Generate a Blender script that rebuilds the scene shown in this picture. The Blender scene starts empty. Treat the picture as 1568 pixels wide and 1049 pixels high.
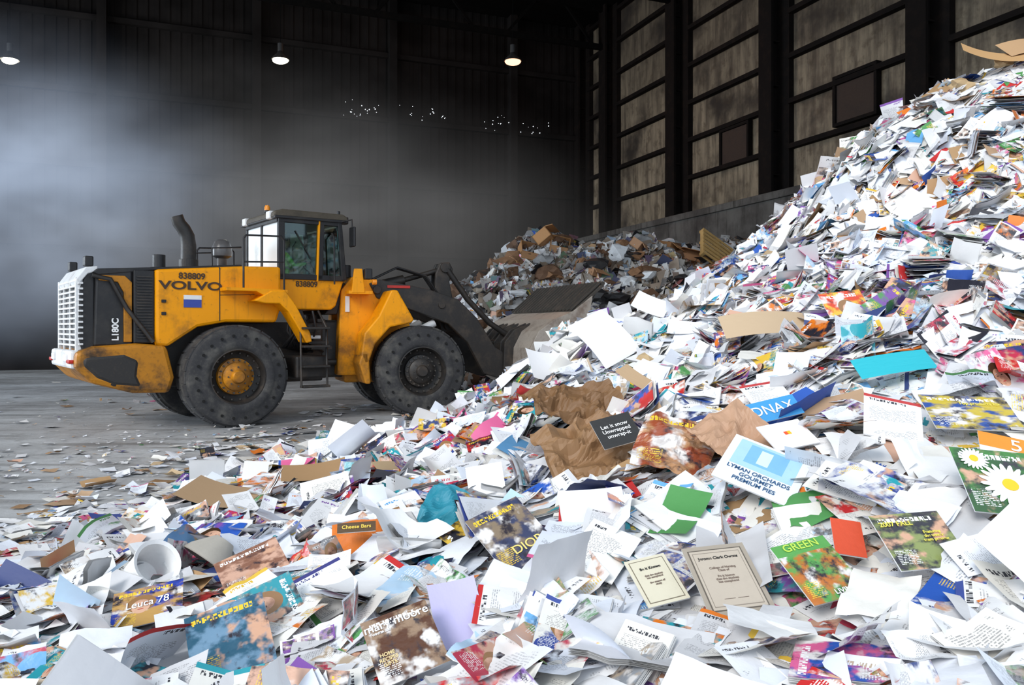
import bpy, bmesh, math, random
import numpy as np
from mathutils import Vector, Matrix, noise as mnoise
random.seed(3); RNG=np.random.default_rng(7)
S=bpy.context.scene
COL=S.collection
try:
    S.view_settings.view_transform='Standard'
except Exception as e: print(e)

# ------------------------------------------------ node helpers
class NB:
    def __init__(s,mat):
        mat.use_nodes=True; s.nt=mat.node_tree; s.n=s.nt.nodes; s.l=s.nt.links
        s.n.clear()
    def add(s,t,**k):
        n=s.n.new(t)
        for a,b in k.items(): setattr(n,a,b)
        return n
    def put(s,sock,v):
        if v is None: return
        if isinstance(v,bpy.types.NodeSocket): s.l.new(v,sock)
        else:
            if isinstance(v,(tuple,list)) and len(v)==3 and sock.type=='RGBA': v=(*v,1)
            sock.default_value=v
    def m(s,op,a,b=None,c=None,clamp=False):
        n=s.add('ShaderNodeMath',operation=op,use_clamp=clamp)
        s.put(n.inputs[0],a); s.put(n.inputs[1],b); s.put(n.inputs[2],c)
        return n.outputs[0]
    def mix(s,f,a,b,mode='MIX'):
        n=s.add('ShaderNodeMix',data_type='RGBA',blend_type=mode)
        s.put(n.inputs[0],f); s.put(n.inputs[6],a); s.put(n.inputs[7],b)
        return n.outputs[2]
    def comb(s,x,y,z):
        n=s.add('ShaderNodeCombineXYZ'); s.put(n.inputs[0],x); s.put(n.inputs[1],y); s.put(n.inputs[2],z); return n.outputs[0]
    def noise(s,vec,scale,detail=2,rough=.5,col=False):
        n=s.add('ShaderNodeTexNoise'); s.put(n.inputs['Vector'],vec); n.inputs['Scale'].default_value=scale
        n.inputs['Detail'].default_value=detail; n.inputs['Roughness'].default_value=rough
        return n.outputs['Color' if col else 'Fac']
    def sm(s,x,a,b):
        n=s.add('ShaderNodeMapRange',interpolation_type='SMOOTHSTEP'); s.put(n.inputs[0],x)
        n.inputs[1].default_value=a; n.inputs[2].default_value=b
        return n.outputs[0]
    def out(s,sh,vol=None):
        o=s.add('ShaderNodeOutputMaterial')
        if sh is not None: s.l.new(sh,o.inputs[0])
        if vol is not None: s.l.new(vol,o.inputs[1])
    def bsdf(s,col,rough=.6,metal=0,spec=.5,bump=None,bs=.3,bd=.02,emis=None,es=0):
        p=s.add('ShaderNodeBsdfPrincipled'); s.put(p.inputs['Base Color'],col); s.put(p.inputs['Roughness'],rough)
        p.inputs['Metallic'].default_value=metal; p.inputs['Specular IOR Level'].default_value=spec
        if bump is not None:
            b=s.add('ShaderNodeBump'); b.inputs['Strength'].default_value=bs; b.inputs['Distance'].default_value=bd
            s.l.new(bump,b.inputs['Height']); s.l.new(b.outputs[0],p.inputs['Normal'])
        if emis is not None:
            s.put(p.inputs['Emission Color'],emis); p.inputs['Emission Strength'].default_value=es
        return p.outputs[0]
    def obj(s): return s.add('ShaderNodeTexCoord').outputs['Object']

def dirty(name,c,c2=None,rough=.5,metal=0,amt=.6,scale=3,bs=.2,spec=.5):
    m=bpy.data.materials.new(name); b=NB(m); o=b.obj()
    if c2 is None: c2=tuple(x*.4 for x in c)
    n=b.noise(o,scale,6,.65); n2=b.noise(o,scale*9,4,.6)
    f=b.m('MULTIPLY',b.sm(n,.45,.72),amt)
    col=b.mix(f,c,c2); col=b.mix(b.m('MULTIPLY',b.sm(n2,.5,.8),amt*.5),col,c2)
    r=b.m('ADD',b.m('MULTIPLY',n2,.25),rough-.1)
    b.out(b.bsdf(col,r,metal,spec,n2,bs,.01)); return m
def emit(name,c,s):
    m=bpy.data.materials.new(name); b=NB(m); e=b.add('ShaderNodeEmission'); b.put(e.inputs[0],c); e.inputs[1].default_value=s; b.out(e.outputs[0]); return m

M={}
m=bpy.data.materials.new('yellow_paint'); b=NB(m); o=b.obj(); sp=b.add('ShaderNodeSeparateXYZ'); b.l.new(o,sp.inputs[0])
n=b.noise(o,1.7,6,.65); n2=b.noise(o,11,5,.65); mp=b.add('ShaderNodeMapping'); b.l.new(o,mp.inputs[0]); mp.inputs['Scale'].default_value=(6,6,.6); n3=b.noise(mp.outputs[0],1.5,4,.6)
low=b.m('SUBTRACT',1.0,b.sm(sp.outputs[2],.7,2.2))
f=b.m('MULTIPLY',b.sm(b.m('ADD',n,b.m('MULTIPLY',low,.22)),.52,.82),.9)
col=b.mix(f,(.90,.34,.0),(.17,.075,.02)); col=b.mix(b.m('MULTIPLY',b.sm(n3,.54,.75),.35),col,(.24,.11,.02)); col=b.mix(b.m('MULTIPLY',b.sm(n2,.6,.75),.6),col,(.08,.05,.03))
b.out(b.bsdf(col,b.m('ADD',b.m('MULTIPLY',n2,.3),.3),0,.3,n2,.15,.01)); M['yellow']=m
M['yellowd']=dirty('yellow_paint_dirty',(.48,.19,.01),(.035,.025,.018),.5,amt=1.0,scale=2.0,spec=.35)
M['black']=dirty('black_plastic',(.012,.012,.014),(.04,.036,.032),.5)
M['dark']=dirty('greasy_dark_steel',(.020,.018,.017),(.075,.055,.04),.5,amt=.7)
M['rubber']=dirty('dusty_rubber',(.042,.042,.045),(.115,.11,.10),.8,amt=.9,scale=3,spec=.2)
M['hole']=dirty('rubber_cavity',(.008,.008,.008),None,.9)
M['silver']=dirty('grille_silver',(.74,.75,.76),(.25,.2,.17),.4,amt=.45)
M['rust']=dirty('worn_bucket_steel',(.46,.41,.36),(.16,.10,.07),.42,.25,amt=.75,scale=2.5)
M['buckd']=dirty('dark_bucket_steel',(.075,.068,.06),(.14,.11,.09),.45,.3)
M['red']=dirty('red_lens',(.5,.02,.01),None,.3,amt=.2)
M['white']=dirty('white_paint',(.8,.8,.8),None,.5,amt=.2)
M['orange']=dirty('amber_lens',(.9,.3,.02),None,.3,amt=.1)
M['blue']=dirty('blue_label',(.04,.07,.35),None,.5,amt=.1)
M['txt']=dirty('black_lettering',(.05,.025,.012),None,.5,amt=0.05)
M['twhite']=dirty('white_lettering',(.85,.85,.85),None,.6,amt=0.05)
M['skin']=dirty('skin',(.55,.3,.2),None,.6,amt=.05)
M['hair']=dirty('dark_hair',(.03,.02,.015),None,.6,amt=.05)
M['seat']=dirty('seat_vinyl',(.03,.03,.035),None,.6,amt=.2)
g=bpy.data.materials.new('cab_glass'); b=NB(g)
t=b.add('ShaderNodeBsdfTransparent'); t.inputs[0].default_value=(.66,.78,.72,1)
gl=b.add('ShaderNodeBsdfGlossy'); gl.inputs['Roughness'].default_value=.03; gl.inputs[0].default_value=(.8,.9,.95,1)
fr=b.add('ShaderNodeFresnel'); fr.inputs[0].default_value=1.5
mx=b.add('ShaderNodeMixShader'); b.l.new(b.m('ADD',fr.outputs[0],.02),mx.inputs[0]); b.l.new(t.outputs[0],mx.inputs[1]); b.l.new(gl.outputs[0],mx.inputs[2]); b.out(mx.outputs[0]); M['glass']=g
g=bpy.data.materials.new('glare_rear_glass'); b=NB(g); o=b.obj()
t=b.add('ShaderNodeBsdfTransparent'); d=b.add('ShaderNodeBsdfDiffuse'); d.inputs[0].default_value=(.9,.95,.96,1)  # white diffuse layer paints the bright reflection onto the rear glass
mx=b.add('ShaderNodeMixShader'); b.put(mx.inputs[0],b.sm(b.noise(o,2,3),.0,.45)); b.l.new(t.outputs[0],mx.inputs[1]); b.l.new(d.outputs[0],mx.inputs[2]); b.out(mx.outputs[0]); M['glareglass']=g

# ------------------------------------------------ mesh helpers
def empty(name,loc=(0,0,0),rz=0,parent=None):
    e=bpy.data.objects.new(name,None); COL.objects.link(e); e.location=loc; e.rotation_euler=(0,0,rz); e.parent=parent; return e
def fin(name,bm,mat,parent=None,bevel=0,smooth=False,seg=2):
    me=bpy.data.meshes.new(name); bmesh.ops.recalc_face_normals(bm,faces=bm.faces[:]); bm.to_mesh(me); bm.free()
    ob=bpy.data.objects.new(name,me); COL.objects.link(ob); ob.parent=parent
    if mat: me.materials.append(mat)
    if smooth:
        for p in me.polygons: p.use_smooth=True
    if bevel:
        md=ob.modifiers.new('b','BEVEL'); md.width=bevel; md.segments=seg; md.limit_method='ANGLE'; md.harden_normals=False
    return ob
def addbox(bm,a,b_):
    r=bmesh.ops.create_cube(bm,size=1)
    c=[(a[i]+b_[i])/2 for i in range(3)]; s=[abs(b_[i]-a[i]) for i in range(3)]
    for v in r['verts']: v.co=Vector([v.co[i]*s[i]+c[i] for i in range(3)])
    return r['verts']
def box(name,a,b_,mat,parent=None,bevel=.015):
    bm=bmesh.new(); addbox(bm,a,b_); return fin(name,bm,mat,parent,bevel)
def prism(name,pts,y0,y1,mat,parent=None,bevel=.02):
    bm=bmesh.new(); va=[bm.verts.new((x,y0,z)) for x,z in pts]; vb=[bm.verts.new((x,y1,z)) for x,z in pts]
    n=len(pts); bm.faces.new(va); bm.faces.new(vb[::-1])
    for i in range(n): bm.faces.new((va[i],va[(i+1)%n],vb[(i+1)%n],vb[i]))
    return fin(name,bm,mat,parent,bevel)
def addcyl(bm,c,r,d,axis='z',seg=20,r2=None):
    R={'z':Matrix(),'y':Matrix.Rotation(math.pi/2,4,'X'),'x':Matrix.Rotation(math.pi/2,4,'Y')}[axis]
    bmesh.ops.create_cone(bm,cap_ends=True,segments=seg,radius1=r,radius2=r if r2 is None else r2,depth=d,matrix=Matrix.Translation(c)@R)
def cyl(name,c,r,d,axis,mat,parent=None,seg=24,r2=None,bevel=.008):
    bm=bmesh.new(); addcyl(bm,c,r,d,axis,seg,r2); return fin(name,bm,mat,parent,bevel)
def tube(name,pts,r,mat,parent=None,cyc=False,radii=None):
    cu=bpy.data.curves.new(name,'CURVE'); cu.dimensions='3D'; cu.bevel_depth=r; cu.bevel_resolution=3; cu.use_fill_caps=True
    sp=cu.splines.new('POLY'); sp.points.add(len(pts)-1); sp.use_cyclic_u=cyc
    for i,p in enumerate(pts):
        sp.points[i].co=(*p,1)
        if radii: sp.points[i].radius=radii[i]
    ob=bpy.data.objects.new(name,cu); COL.objects.link(ob); ob.parent=parent; cu.materials.append(mat); return ob
def lathe(name,prof,c,mat,parent=None,seg=56,axis='y',closed=False,flip=1):
    bm=bmesh.new(); rings=[]
    for r,y in prof:
        ring=[]
        for i in range(seg):
            a=2*math.pi*i/seg
            if axis=='y': p=(c[0]+r*math.cos(a),c[1]+y*flip,c[2]+r*math.sin(a))
            else: p=(c[0]+r*math.cos(a),c[1]+r*math.sin(a),c[2]+y*flip)
            ring.append(bm.verts.new(p))
        rings.append(ring)
    n=len(rings)
    for k in range(n if closed else n-1):
        A=rings[k];B=rings[(k+1)%n]
        for i in range(seg):
            j=(i+1)%seg; bm.faces.new((A[i],A[j],B[j],B[i]))
    ob=fin(name,bm,mat,parent,smooth=True)
    md=ob.modifiers.new('e','EDGE_SPLIT'); md.split_angle=math.radians(40)
    return ob
def text(name,body,size,loc,rot,mat,parent=None,ext=.003,sx=1,bold=0.0,al='CENTER'):
    cu=bpy.data.curves.new(name,'FONT'); cu.body=body; cu.size=size; cu.extrude=ext; cu.align_x=al; cu.align_y='CENTER'; cu.offset=bold
    ob=bpy.data.objects.new(name,cu); COL.objects.link(ob); ob.location=loc; ob.rotation_euler=rot; ob.scale=(sx,1,1); ob.parent=parent; cu.materials.append(mat); return ob

# ------------------------------------------------ building shell (building axes rotated in plan)
BA=math.atan2(.368,.93)
Rb=Matrix.Rotation(BA,4,'Z')
def shell(ob): ob.matrix_world=Rb; return ob
m=bpy.data.materials.new('sooty_corrugated_wall'); b=NB(m); o=b.obj()
n=b.noise(o,.5,5,.6); n2=b.noise(o,4,4)
col=b.mix(b.sm(n,.35,.7),(.0085,.007,.0065),(.020,.017,.016)); col=b.mix(b.m('MULTIPLY',n2,.4),col,(.004,.004,.004))
b.out(b.bsdf(col,.9,0,.08)); M['wall']=m
M['ceil']=dirty('sooty_roof_deck',(.004,.004,.004),(.008,.007,.006),.9,spec=.05)
M['steel']=dirty('dark_structural_steel',(.008,.0065,.006),(.018,.012,.009),.8,spec=.08)
m=bpy.data.materials.new('stained_concrete_push_wall'); b=NB(m); o=b.obj()
n=b.noise(o,.7,6,.65); mp=b.add('ShaderNodeMapping'); b.l.new(o,mp.inputs[0]); mp.inputs['Scale'].default_value=(3,3,.3)
n2=b.noise(mp.outputs[0],1.2,5,.7)
col=b.mix(b.sm(n,.3,.7),(.055,.05,.046),(.13,.125,.115)); col=b.mix(b.m('MULTIPLY',b.sm(n2,.5,.7),.7),col,(.02,.018,.016))
b.out(b.bsdf(col,.85,0,.2,n2,.4,.03)); M['conc']=m
m=bpy.data.materials.new('grimy_translucent_panel'); b=NB(m); o=b.obj()
mp=b.add('ShaderNodeMapping'); b.l.new(o,mp.inputs[0]); mp.inputs['Scale'].default_value=(1,1,.12)
n=b.noise(mp.outputs[0],3.5,6,.7); n2=b.noise(o,.45,5,.6); n3=b.noise(o,2.5,4,.6)
sp=b.add('ShaderNodeSeparateXYZ'); b.l.new(o,sp.inputs[0]); topdark=b.m('MULTIPLY',b.sm(sp.outputs[2],7.5,16),.6)  # panel colour darkens towards the top
col=b.mix(b.sm(n,.3,.72),(.21,.175,.125),(.065,.053,.04)); col=b.mix(b.sm(n2,.42,.70),col,(.025,.021,.018)); col=b.mix(b.m('MULTIPLY',b.sm(n3,.5,.7),.6),col,(.04,.03,.02)); col=b.mix(topdark,col,(.018,.016,.014))
b.out(b.bsdf(col,.5,0,.2,emis=col,es=.25)); M['pane']=m  # emission stands in for daylight coming through the panels
M['brownp']=dirty('brown_board',(.035,.02,.013),(.02,.013,.01),.8)
# floor
m=bpy.data.materials.new('worn_concrete_floor'); b=NB(m); o=b.obj()
n=b.noise(o,.35,6,.65); n2=b.noise(o,2.2,8,.7); n3=b.noise(o,14,6,.7)
mp=b.add('ShaderNodeMapping'); b.l.new(o,mp.inputs[0]); mp.inputs['Rotation'].default_value=(0,0,-.5); mp.inputs['Scale'].default_value=(.25,2.2,1)
tr=b.noise(mp.outputs[0],1.1,4,.6)
col=b.mix(b.sm(n,.35,.65),(.30,.30,.305),(.52,.535,.55)); col=b.mix(b.m('MULTIPLY',b.sm(n2,.48,.75),.75),col,(.11,.105,.10))
col=b.mix(b.m('MULTIPLY',b.sm(tr,.5,.65),.6),col,(.13,.125,.12)); col=b.mix(b.m('MULTIPLY',b.sm(n3,.6,.75),.6),col,(.5,.5,.5))
rg=b.m('ADD',b.m('MULTIPLY',b.sm(n2,.3,.7),.4),.25)
b.out(b.bsdf(col,rg,0,.5,n3,.5,.012)); M['floor']=m
bm=bmesh.new(); addbox(bm,(-60,-40,-.3),(40,60,0)); fin('floor',bm,M['floor'])
# back wall with ribs
bm=bmesh.new(); addbox(bm,(-30,36,0),(18.3,36.3,17))
x=-30
while x<18:
    addbox(bm,(x,35.96,4.9),(x+.14,36.05,17)); x+=.42
for z in (5.0,8.2,11.2,14.2): addbox(bm,(-30,35.75,z),(18,36,z+.22))
for x in range(-28,18,6): addbox(bm,(x,35.5,0),(x+.35,36,17))
addbox(bm,(-30,35.7,0),(18,36.0,4.7))
shell(fin('wall_back',bm,M['wall']))
bm=bmesh.new()
for k in range(60):
    xx=random.choice([random.uniform(12.7,16.2),random.uniform(12.7,16.2),random.uniform(8.2,11),random.uniform(5.9,7.6)])
    bmesh.ops.create_icosphere(bm,subdivisions=1,radius=random.uniform(.008,.024),matrix=Matrix.Translation((xx,35.72,11.6+random.choice([0,.25,.4,.1,-.2])+random.uniform(-.1,.1))))
M['daylight']=emit('daylight_through_hole',(.85,.92,1),4)
shell(fin('wall_perforation_daylight',bm,M['daylight']))
# right wall
bm=bmesh.new(); addbox(bm,(17.5,-6,0),(18.0,36,6.1)); addbox(bm,(17.4,-6,5.9),(17.5,36,6.15))
shell(fin('wall_right',bm,M['conc'],bevel=.03))
cols=[-2.3,3.6,9.5,15.4,21.4,27.2,33.0]
bm=bmesh.new()
for t in cols+[35.8]:
    addbox(bm,(17.75,t-.07,6.16),(18.6,t+.07,17)); addbox(bm,(17.65,t-.32,6.16),(17.75,t+.32,17)); addbox(bm,(18.1,t-.66,6.16),(18.4,t+.66,17))
    for z in np.arange(6.8,16,1.5): addbox(bm,(17.75,t-.22,z),(18.2,t+.22,z+.05))
addbox(bm,(18.75,-6,0),(19,36.3,17)) 
shell(fin('trim_steel_columns',bm,M['steel']))
bmf=bmesh.new(); bp=bmesh.new()
edges=[-6]+cols+[36]
for i in range(len(edges)-1):
    a=edges[i]+.66; c=edges[i+1]-.66
    if c-a<.5: continue
    z=6.25
    while z<16:
        addbox(bmf,(18.05,a,z+1.36),(18.28,c,z+1.52))
        off=random.uniform(0,.04); addbox(bp,(18.3+off,a,z),(18.4+off,c,z+1.4))
        z+=1.5
shell(fin('window_frames',bmf,M['steel'])); shell(fin('window_1',bp,M['pane']))
bm=bmesh.new()
for (a,c,z0,z1) in ((17.2,18.7,7.95,9.3),(22.9,24.4,7.75,9.0)):
    addbox(bm,(18.15,a,z0),(18.28,c,z1)); 
shell(fin('window_2',bm,M['brownp'],bevel=.02))
bm=bmesh.new()
for (a,c,z0,z1) in ((17.2,18.7,7.95,9.3),(22.9,24.4,7.75,9.0)):
    for q in ((a-.1,z0-.1,c+.1,z0),(a-.1,z1,c+.1,z1+.1),(a-.1,z0,a,z1),(c,z0,c+.1,z1)): addbox(bm,(18.08,q[0],q[1]),(18.28,q[2],q[3]))
shell(fin('trim_1',bm,M['steel']))
bm=bmesh.new(); addbox(bm,(-30,3,17),(19,36.3,17.3))
shell(fin('ceiling',bm,M['ceil']))
bm=bmesh.new()
for t in cols[1:]:
    addbox(bm,(-30,t-.1,16.7),(18,t+.1,17)); addbox(bm,(-30,t-.1,14.9),(18,t+.1,15.15))
    for k in range(-30,18,3):
        v=addbox(bm,(-1.2,t-.06,-.06),(1.2,t+.06,.06)); s=1 if (k//3)%2 else -1
        R=Matrix.Rotation(s*math.radians(50),4,'Y')
        for q in v: q.co=R@Vector((q.co.x,0,q.co.z))+Vector((k+1.5,q.co.y,15.9))
shell(fin('trim_roof_trusses',bm,M['ceil']))
bm=bmesh.new(); addbox(bm,(-30.3,24,0),(-30,36.3,17)); addbox(bm,(-30.3,3,9),(-30,24,17)); shell(fin('wall_left',bm,M['wall']))

# ------------------------------------------------ lamps
def lamp(x,y,z,c,e,en):
    E=empty('high_bay_lamp',(x,y,z))
    lathe('reflector',[(.06,.32),(.09,.28),(.12,.2),(.27,.06),(.31,-.02),(.30,-.03),(.25,.04),(.1,.17)],(0,0,0),M['dark'],E,32,'z')
    cyl('ballast',(0,0,.42),.1,.28,'z',M['dark'],E)
    tube('cord',[(0,0,.5),(0,0,17-z)],.010,M['ceil'],E)
    bm=bmesh.new(); bmesh.ops.create_uvsphere(bm,u_segments=16,v_segments=10,radius=.17,matrix=Matrix.Translation((0,0,-.04))@Matrix.Scale(1.7,4,(1,0,0))@Matrix.Scale(.8,4,(0,0,1))); 
    fin('bulb',bm,e,E,smooth=True)
    L=bpy.data.lights.new('lamp_light','POINT'); L.energy=en; L.color=c; L.shadow_soft_size=.25
    lo=bpy.data.objects.new('lamp_light',L); COL.objects.link(lo); lo.location=(0,0,-.35); lo.parent=E
ew=emit('metal_halide_bulb',(1,.97,.72),5); eo=emit('sodium_bulb',(1,.50,.30),2.6)
lamp(-18,28,11.3,(1,.95,.8),ew,250); lamp(-8.3,28,11.3,(1,.97,.85),ew,250); lamp(.03,28,11.25,(1,.5,.28),eo,350)

# ------------------------------------------------ pile surfaces
def rbf(P):
    P=np.array(P,float); n=len(P); D=np.hypot(P[:,None,0]-P[None,:,0],P[:,None,1]-P[None,:,1])
    A=np.zeros((n+3,n+3)); A[:n,:n]=D; A[:n,n]=1; A[:n,n+1:]=P[:,:2]; A[n,:n]=1; A[n+1:,:n]=P[:,:2].T
    w=np.linalg.solve(A,np.concatenate([P[:,2],[0,0,0]]))
    def f(x,y):
        x=np.asarray(x,float); y=np.asarray(y,float); r=w[n]+w[n+1]*x+w[n+2]*y
        for i in range(n): r=r+w[i]*np.hypot(x-P[i,0],y-P[i,1])
        return r
    return f
P1=[(-4.8,6.3,-.45),(-3.35,7.0,-.03),(-3.25,9,-.04),(-3.2,10.1,-.06),(-2.6,10.8,-.06),(-1.2,11.3,-.08),(-4.3,4.8,-.3),(-5.5,8,-.8),(-5,12,-.9),(-3.5,5.6,-.02),(-4,10.5,-.4),
(-2.3,3.7,.13),(-2,4.9,.17),(-.5,3.2,.38),(.27,5,.57),(-1.7,8.5,.27),(-.63,9,.45),(-.63,5.2,.36),(.68,7,.90),(.2,9.3,.92),(1.16,9.5,1.5),
(1.8,10,2.0),(2.9,10,2.42),(3.65,10,2.97),(4.56,10,3.85),(5.48,10,4.76),(6.24,10,5.2),(7.2,10.5,5.3),(8.5,11,5.2),
(1.45,5.5,1.13),(2.84,6,1.6),(1.73,4,.95),(1.8,3,.78),(2.4,3.8,1.12),(4.54,7,2.5),(4.38,8.5,2.95),(.82,3,.49),(1.5,2.5,.53),(.15,2.7,.40),(-.96,3,.26),
(0,14,-.2),(1.5,13,.7),(3,14,1.2),(5,14,2.8),(7,14,4.2),(-1,13,-.5),(.5,12.3,.1),(10,12,4.6),(10,8,4.2),(7,7.5,3.6),(6,5,2.2),(8,5,3),(5,3,1.5),(3,1.5,.7),
(0,0,.1),(0,1.5,.3),(3,-1,.4),(-3,1,.0),(-3.3,2.4,.05),(-4.6,2.5,-.2),(-2.5,6.5,.12),(-2.4,8.6,.10),(-7,5,-1.2),(-8,12,-1.5),(3,17,-.1),(6,18,.4),(10,17,3)]
f1=rbf(P1)
wv=[(RNG.uniform(1,6),RNG.uniform(0,6.28),RNG.uniform(0,6.28)) for _ in range(22)]
def lump(x,y):
    s=0
    for k,a,p in wv: s=s+np.sin(k*(x*np.cos(a)+y*np.sin(a))+p)/(k**.8)
    return s
def H1(x,y):
    h=f1(x,y); am=np.clip(h*1.2+.1,0,1)*(.034+.012*np.clip(np.asarray(y)-4,0,6)*.6)
    return h+lump(x,y)*am
P2=[(-1.9,23,2.9),(-.6,23,3.6),(.9,22.5,4.15),(2,22.7,4.0),(3.2,23,4.05),(4.5,23,3.8),(5.8,22.5,3.8),(8,22,4.2),(10,22,4.2),
(-4,22.5,0),(-3,19.8,0),(0,19,0),(2.5,18.3,.1),(5,17.5,.5),(8,17.5,1.5),(-1,27,.8),(3,28,2),(7,27,3),(-3.6,25.5,-.2),(-6,24,-1.5),(0,17,-1.3),(3,16,-1.2),(6,15.5,-.7)]
f2=rbf(P2)
def H2(x,y):
    h=f2(x,y); return h+lump(np.asarray(x)*.7+3,np.asarray(y)*.7)*np.clip(h,0,1)*.16

# ------------------------------------------------ paper material
m=bpy.data.materials.new('printed_paper'); b=NB(m)
def attr(nm):
    a=b.add('ShaderNodeAttribute',attribute_type='GEOMETRY',attribute_name=nm); return a
sv=b.add('ShaderNodeSeparateXYZ'); b.l.new(attr('suv').outputs['Vector'],sv.inputs[0]); u,v,sd=sv.outputs
kd=b.add('ShaderNodeSeparateColor'); b.l.new(attr('kd').outputs['Color'],kd.inputs[0]); kt,kp,kb=kd.outputs
c1=attr('c1').outputs['Color']; c2=attr('c2').outputs['Color']
s37=b.m('MULTIPLY',sd,37.3)
def inr(x,a,c): return b.m('MULTIPLY',b.m('GREATER_THAN',x,a),b.m('LESS_THAN',x,c))
def fr_(k): return b.m('FRACT',b.m('MULTIPLY',sd,k))
row=b.m('MULTIPLY',v,36.0); line=b.m('GREATER_THAN',b.m('FRACT',row),.5); rowi=b.m('FLOOR',row)
words=b.m('GREATER_THAN',b.noise(b.comb(b.m('MULTIPLY',u,44.0),b.m('MULTIPLY',rowi,7.7),s37),1,2),.47)
para=b.m('GREATER_THAN',b.noise(b.comb(b.m('MULTIPLY',u,1.6),b.m('MULTIPLY',v,3.5),s37),1,1),.49)
marg=b.m('MULTIPLY',inr(u,.1,.9),inr(v,.07,.8))
tm=b.m('MULTIPLY',b.m('MULTIPLY',line,words),b.m('MULTIPLY',para,marg))
gx=b.m('FRACT',b.m('MULTIPLY',u,15.0)); gn=b.noise(b.comb(b.m('MULTIPLY',b.m('FLOOR',b.m('MULTIPLY',u,45.0)),3.1),b.m('MULTIPLY',b.m('FLOOR',b.m('MULTIPLY',v,36.0)),2.3),s37),1,0)
glyph=b.m('MULTIPLY',b.m('GREATER_THAN',gn,.44),b.m('GREATER_THAN',gx,.18))
title=b.m('MULTIPLY',b.m('MULTIPLY',inr(v,.86,.915),b.m('MULTIPLY',b.m('GREATER_THAN',u,.1),b.m('LESS_THAN',u,b.m('ADD',b.m('MULTIPLY',fr_(4.3),.5),.3)))),glyph)
ink=b.mix(b.m('GREATER_THAN',fr_(5.1),.6),(.05,.05,.06),c2)
base=b.mix(b.m('MULTIPLY',tm,b.m('MULTIPLY',kt,.6)),c1,(.06,.06,.08))
base=b.mix(b.m('MULTIPLY',title,b.m('GREATER_THAN',kt,.05)),base,ink)
hb=b.m('MULTIPLY',b.m('GREATER_THAN',kt,.05),b.m('MULTIPLY',b.m('GREATER_THAN',fr_(13.3),.72),b.m('GREATER_THAN',v,.93))); base=b.mix(hb,base,c2)
bx=b.m('FLOOR',b.m('MULTIPLY',u,2.0)); by=b.m('FLOOR',b.m('MULTIPLY',v,3.0))
wn=b.add('ShaderNodeTexWhiteNoise'); b.l.new(b.comb(bx,by,s37),wn.inputs['Vector'])
bn=b.noise(b.comb(b.m('MULTIPLY',u,6.0),b.m('MULTIPLY',v,8.0),s37),1,4); bn2=b.noise(b.comb(b.m('MULTIPLY',u,5.0),b.m('MULTIPLY',v,6.0),b.m('ADD',s37,4)),1,4)
bc=b.mix(b.sm(bn,.40,.6),(.35,.25,.2),c2); bc=b.mix(b.sm(bn2,.5,.62),bc,(.05,.05,.06)); bc=b.mix(b.sm(bn2,.46,.36),bc,(.65,.6,.55))
bmask=b.m('MULTIPLY',b.m('LESS_THAN',wn.outputs['Value'],kb),b.m('MULTIPLY',inr(b.m('FRACT',b.m('MULTIPLY',u,2.0)),.08,.92),inr(b.m('FRACT',b.m('MULTIPLY',v,3.0)),.12,.92)))
base=b.mix(bmask,base,bc)
uv3=b.comb(u,b.m('MULTIPLY',v,1.3),s37)
n1=b.noise(uv3,3.0,4,.55); uv4=b.comb(u,v,b.m('ADD',s37,5)); n2=b.noise(uv4,4.2,5,.6); uv5=b.comb(u,v,b.m('ADD',s37,11)); n3=b.noise(uv5,3.4,3,.5)
lt=b.mix(b.m('GREATER_THAN',fr_(3.3),.45),(.75,.72,.7),(.62,.36,.24))
ph=b.mix(b.sm(n1,.42,.58),c1,c2); ph=b.mix(b.sm(n3,.52,.64),ph,lt); ph=b.mix(b.sm(n2,.52,.68),ph,(.035,.03,.04))
cx=b.m('ADD',b.m('MULTIPLY',fr_(9.1),.3),.35); du=b.m('SUBTRACT',u,cx); dv=b.m('SUBTRACT',v,.52); wob=b.m('MULTIPLY',b.m('SUBTRACT',n1,.5),.5)
def ell(x0,y0,rx,ry):
    a=b.m('POWER',b.m('DIVIDE',b.m('ABSOLUTE',b.m('SUBTRACT',du,x0)),rx),2.0); c=b.m('POWER',b.m('DIVIDE',b.m('ABSOLUTE',b.m('SUBTRACT',dv,y0)),ry),2.0)
    return b.m('ADD',a,c)
isp=b.m('GREATER_THAN',fr_(6.7),.6)
hairc=b.mix(b.m('GREATER_THAN',fr_(11.9),.5),(.05,.025,.012),(.30,.16,.07)); skc=b.mix(b.sm(n2,.4,.65),(.66,.40,.28),(.34,.17,.11))
sh=b.m('LESS_THAN',b.m('ADD',ell(0,-.42,.36,.27),wob),1.0); hr=b.m('LESS_THAN',b.m('ADD',ell(0,.05,.21,.22),wob),1.0); fc=b.m('LESS_THAN',b.m('ADD',ell(0,-.02,.135,.18),b.m('MULTIPLY',wob,.5)),1.0)
ey=b.m('ADD',b.m('LESS_THAN',ell(-.055,.03,.024,.010),1.0),b.m('LESS_THAN',ell(.055,.03,.024,.010),1.0)); mo=b.m('LESS_THAN',ell(0,-.09,.045,.014),1.0)
pp=b.mix(sh,ph,c2); pp=b.mix(hr,pp,hairc); pp=b.mix(fc,pp,skc); pp=b.mix(ey,pp,(.10,.06,.05)); pp=b.mix(mo,pp,(.45,.10,.08))
ph=b.mix(isp,ph,pp)
bar=b.m('MULTIPLY',b.m('MULTIPLY',inr(v,.84,.92),inr(u,.08,.85)),glyph)
tc=b.mix(b.m('GREATER_THAN',fr_(7.7),.35),(.80,.55,.05),(.85,.85,.85))
ph=b.mix(bar,ph,tc)
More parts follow.
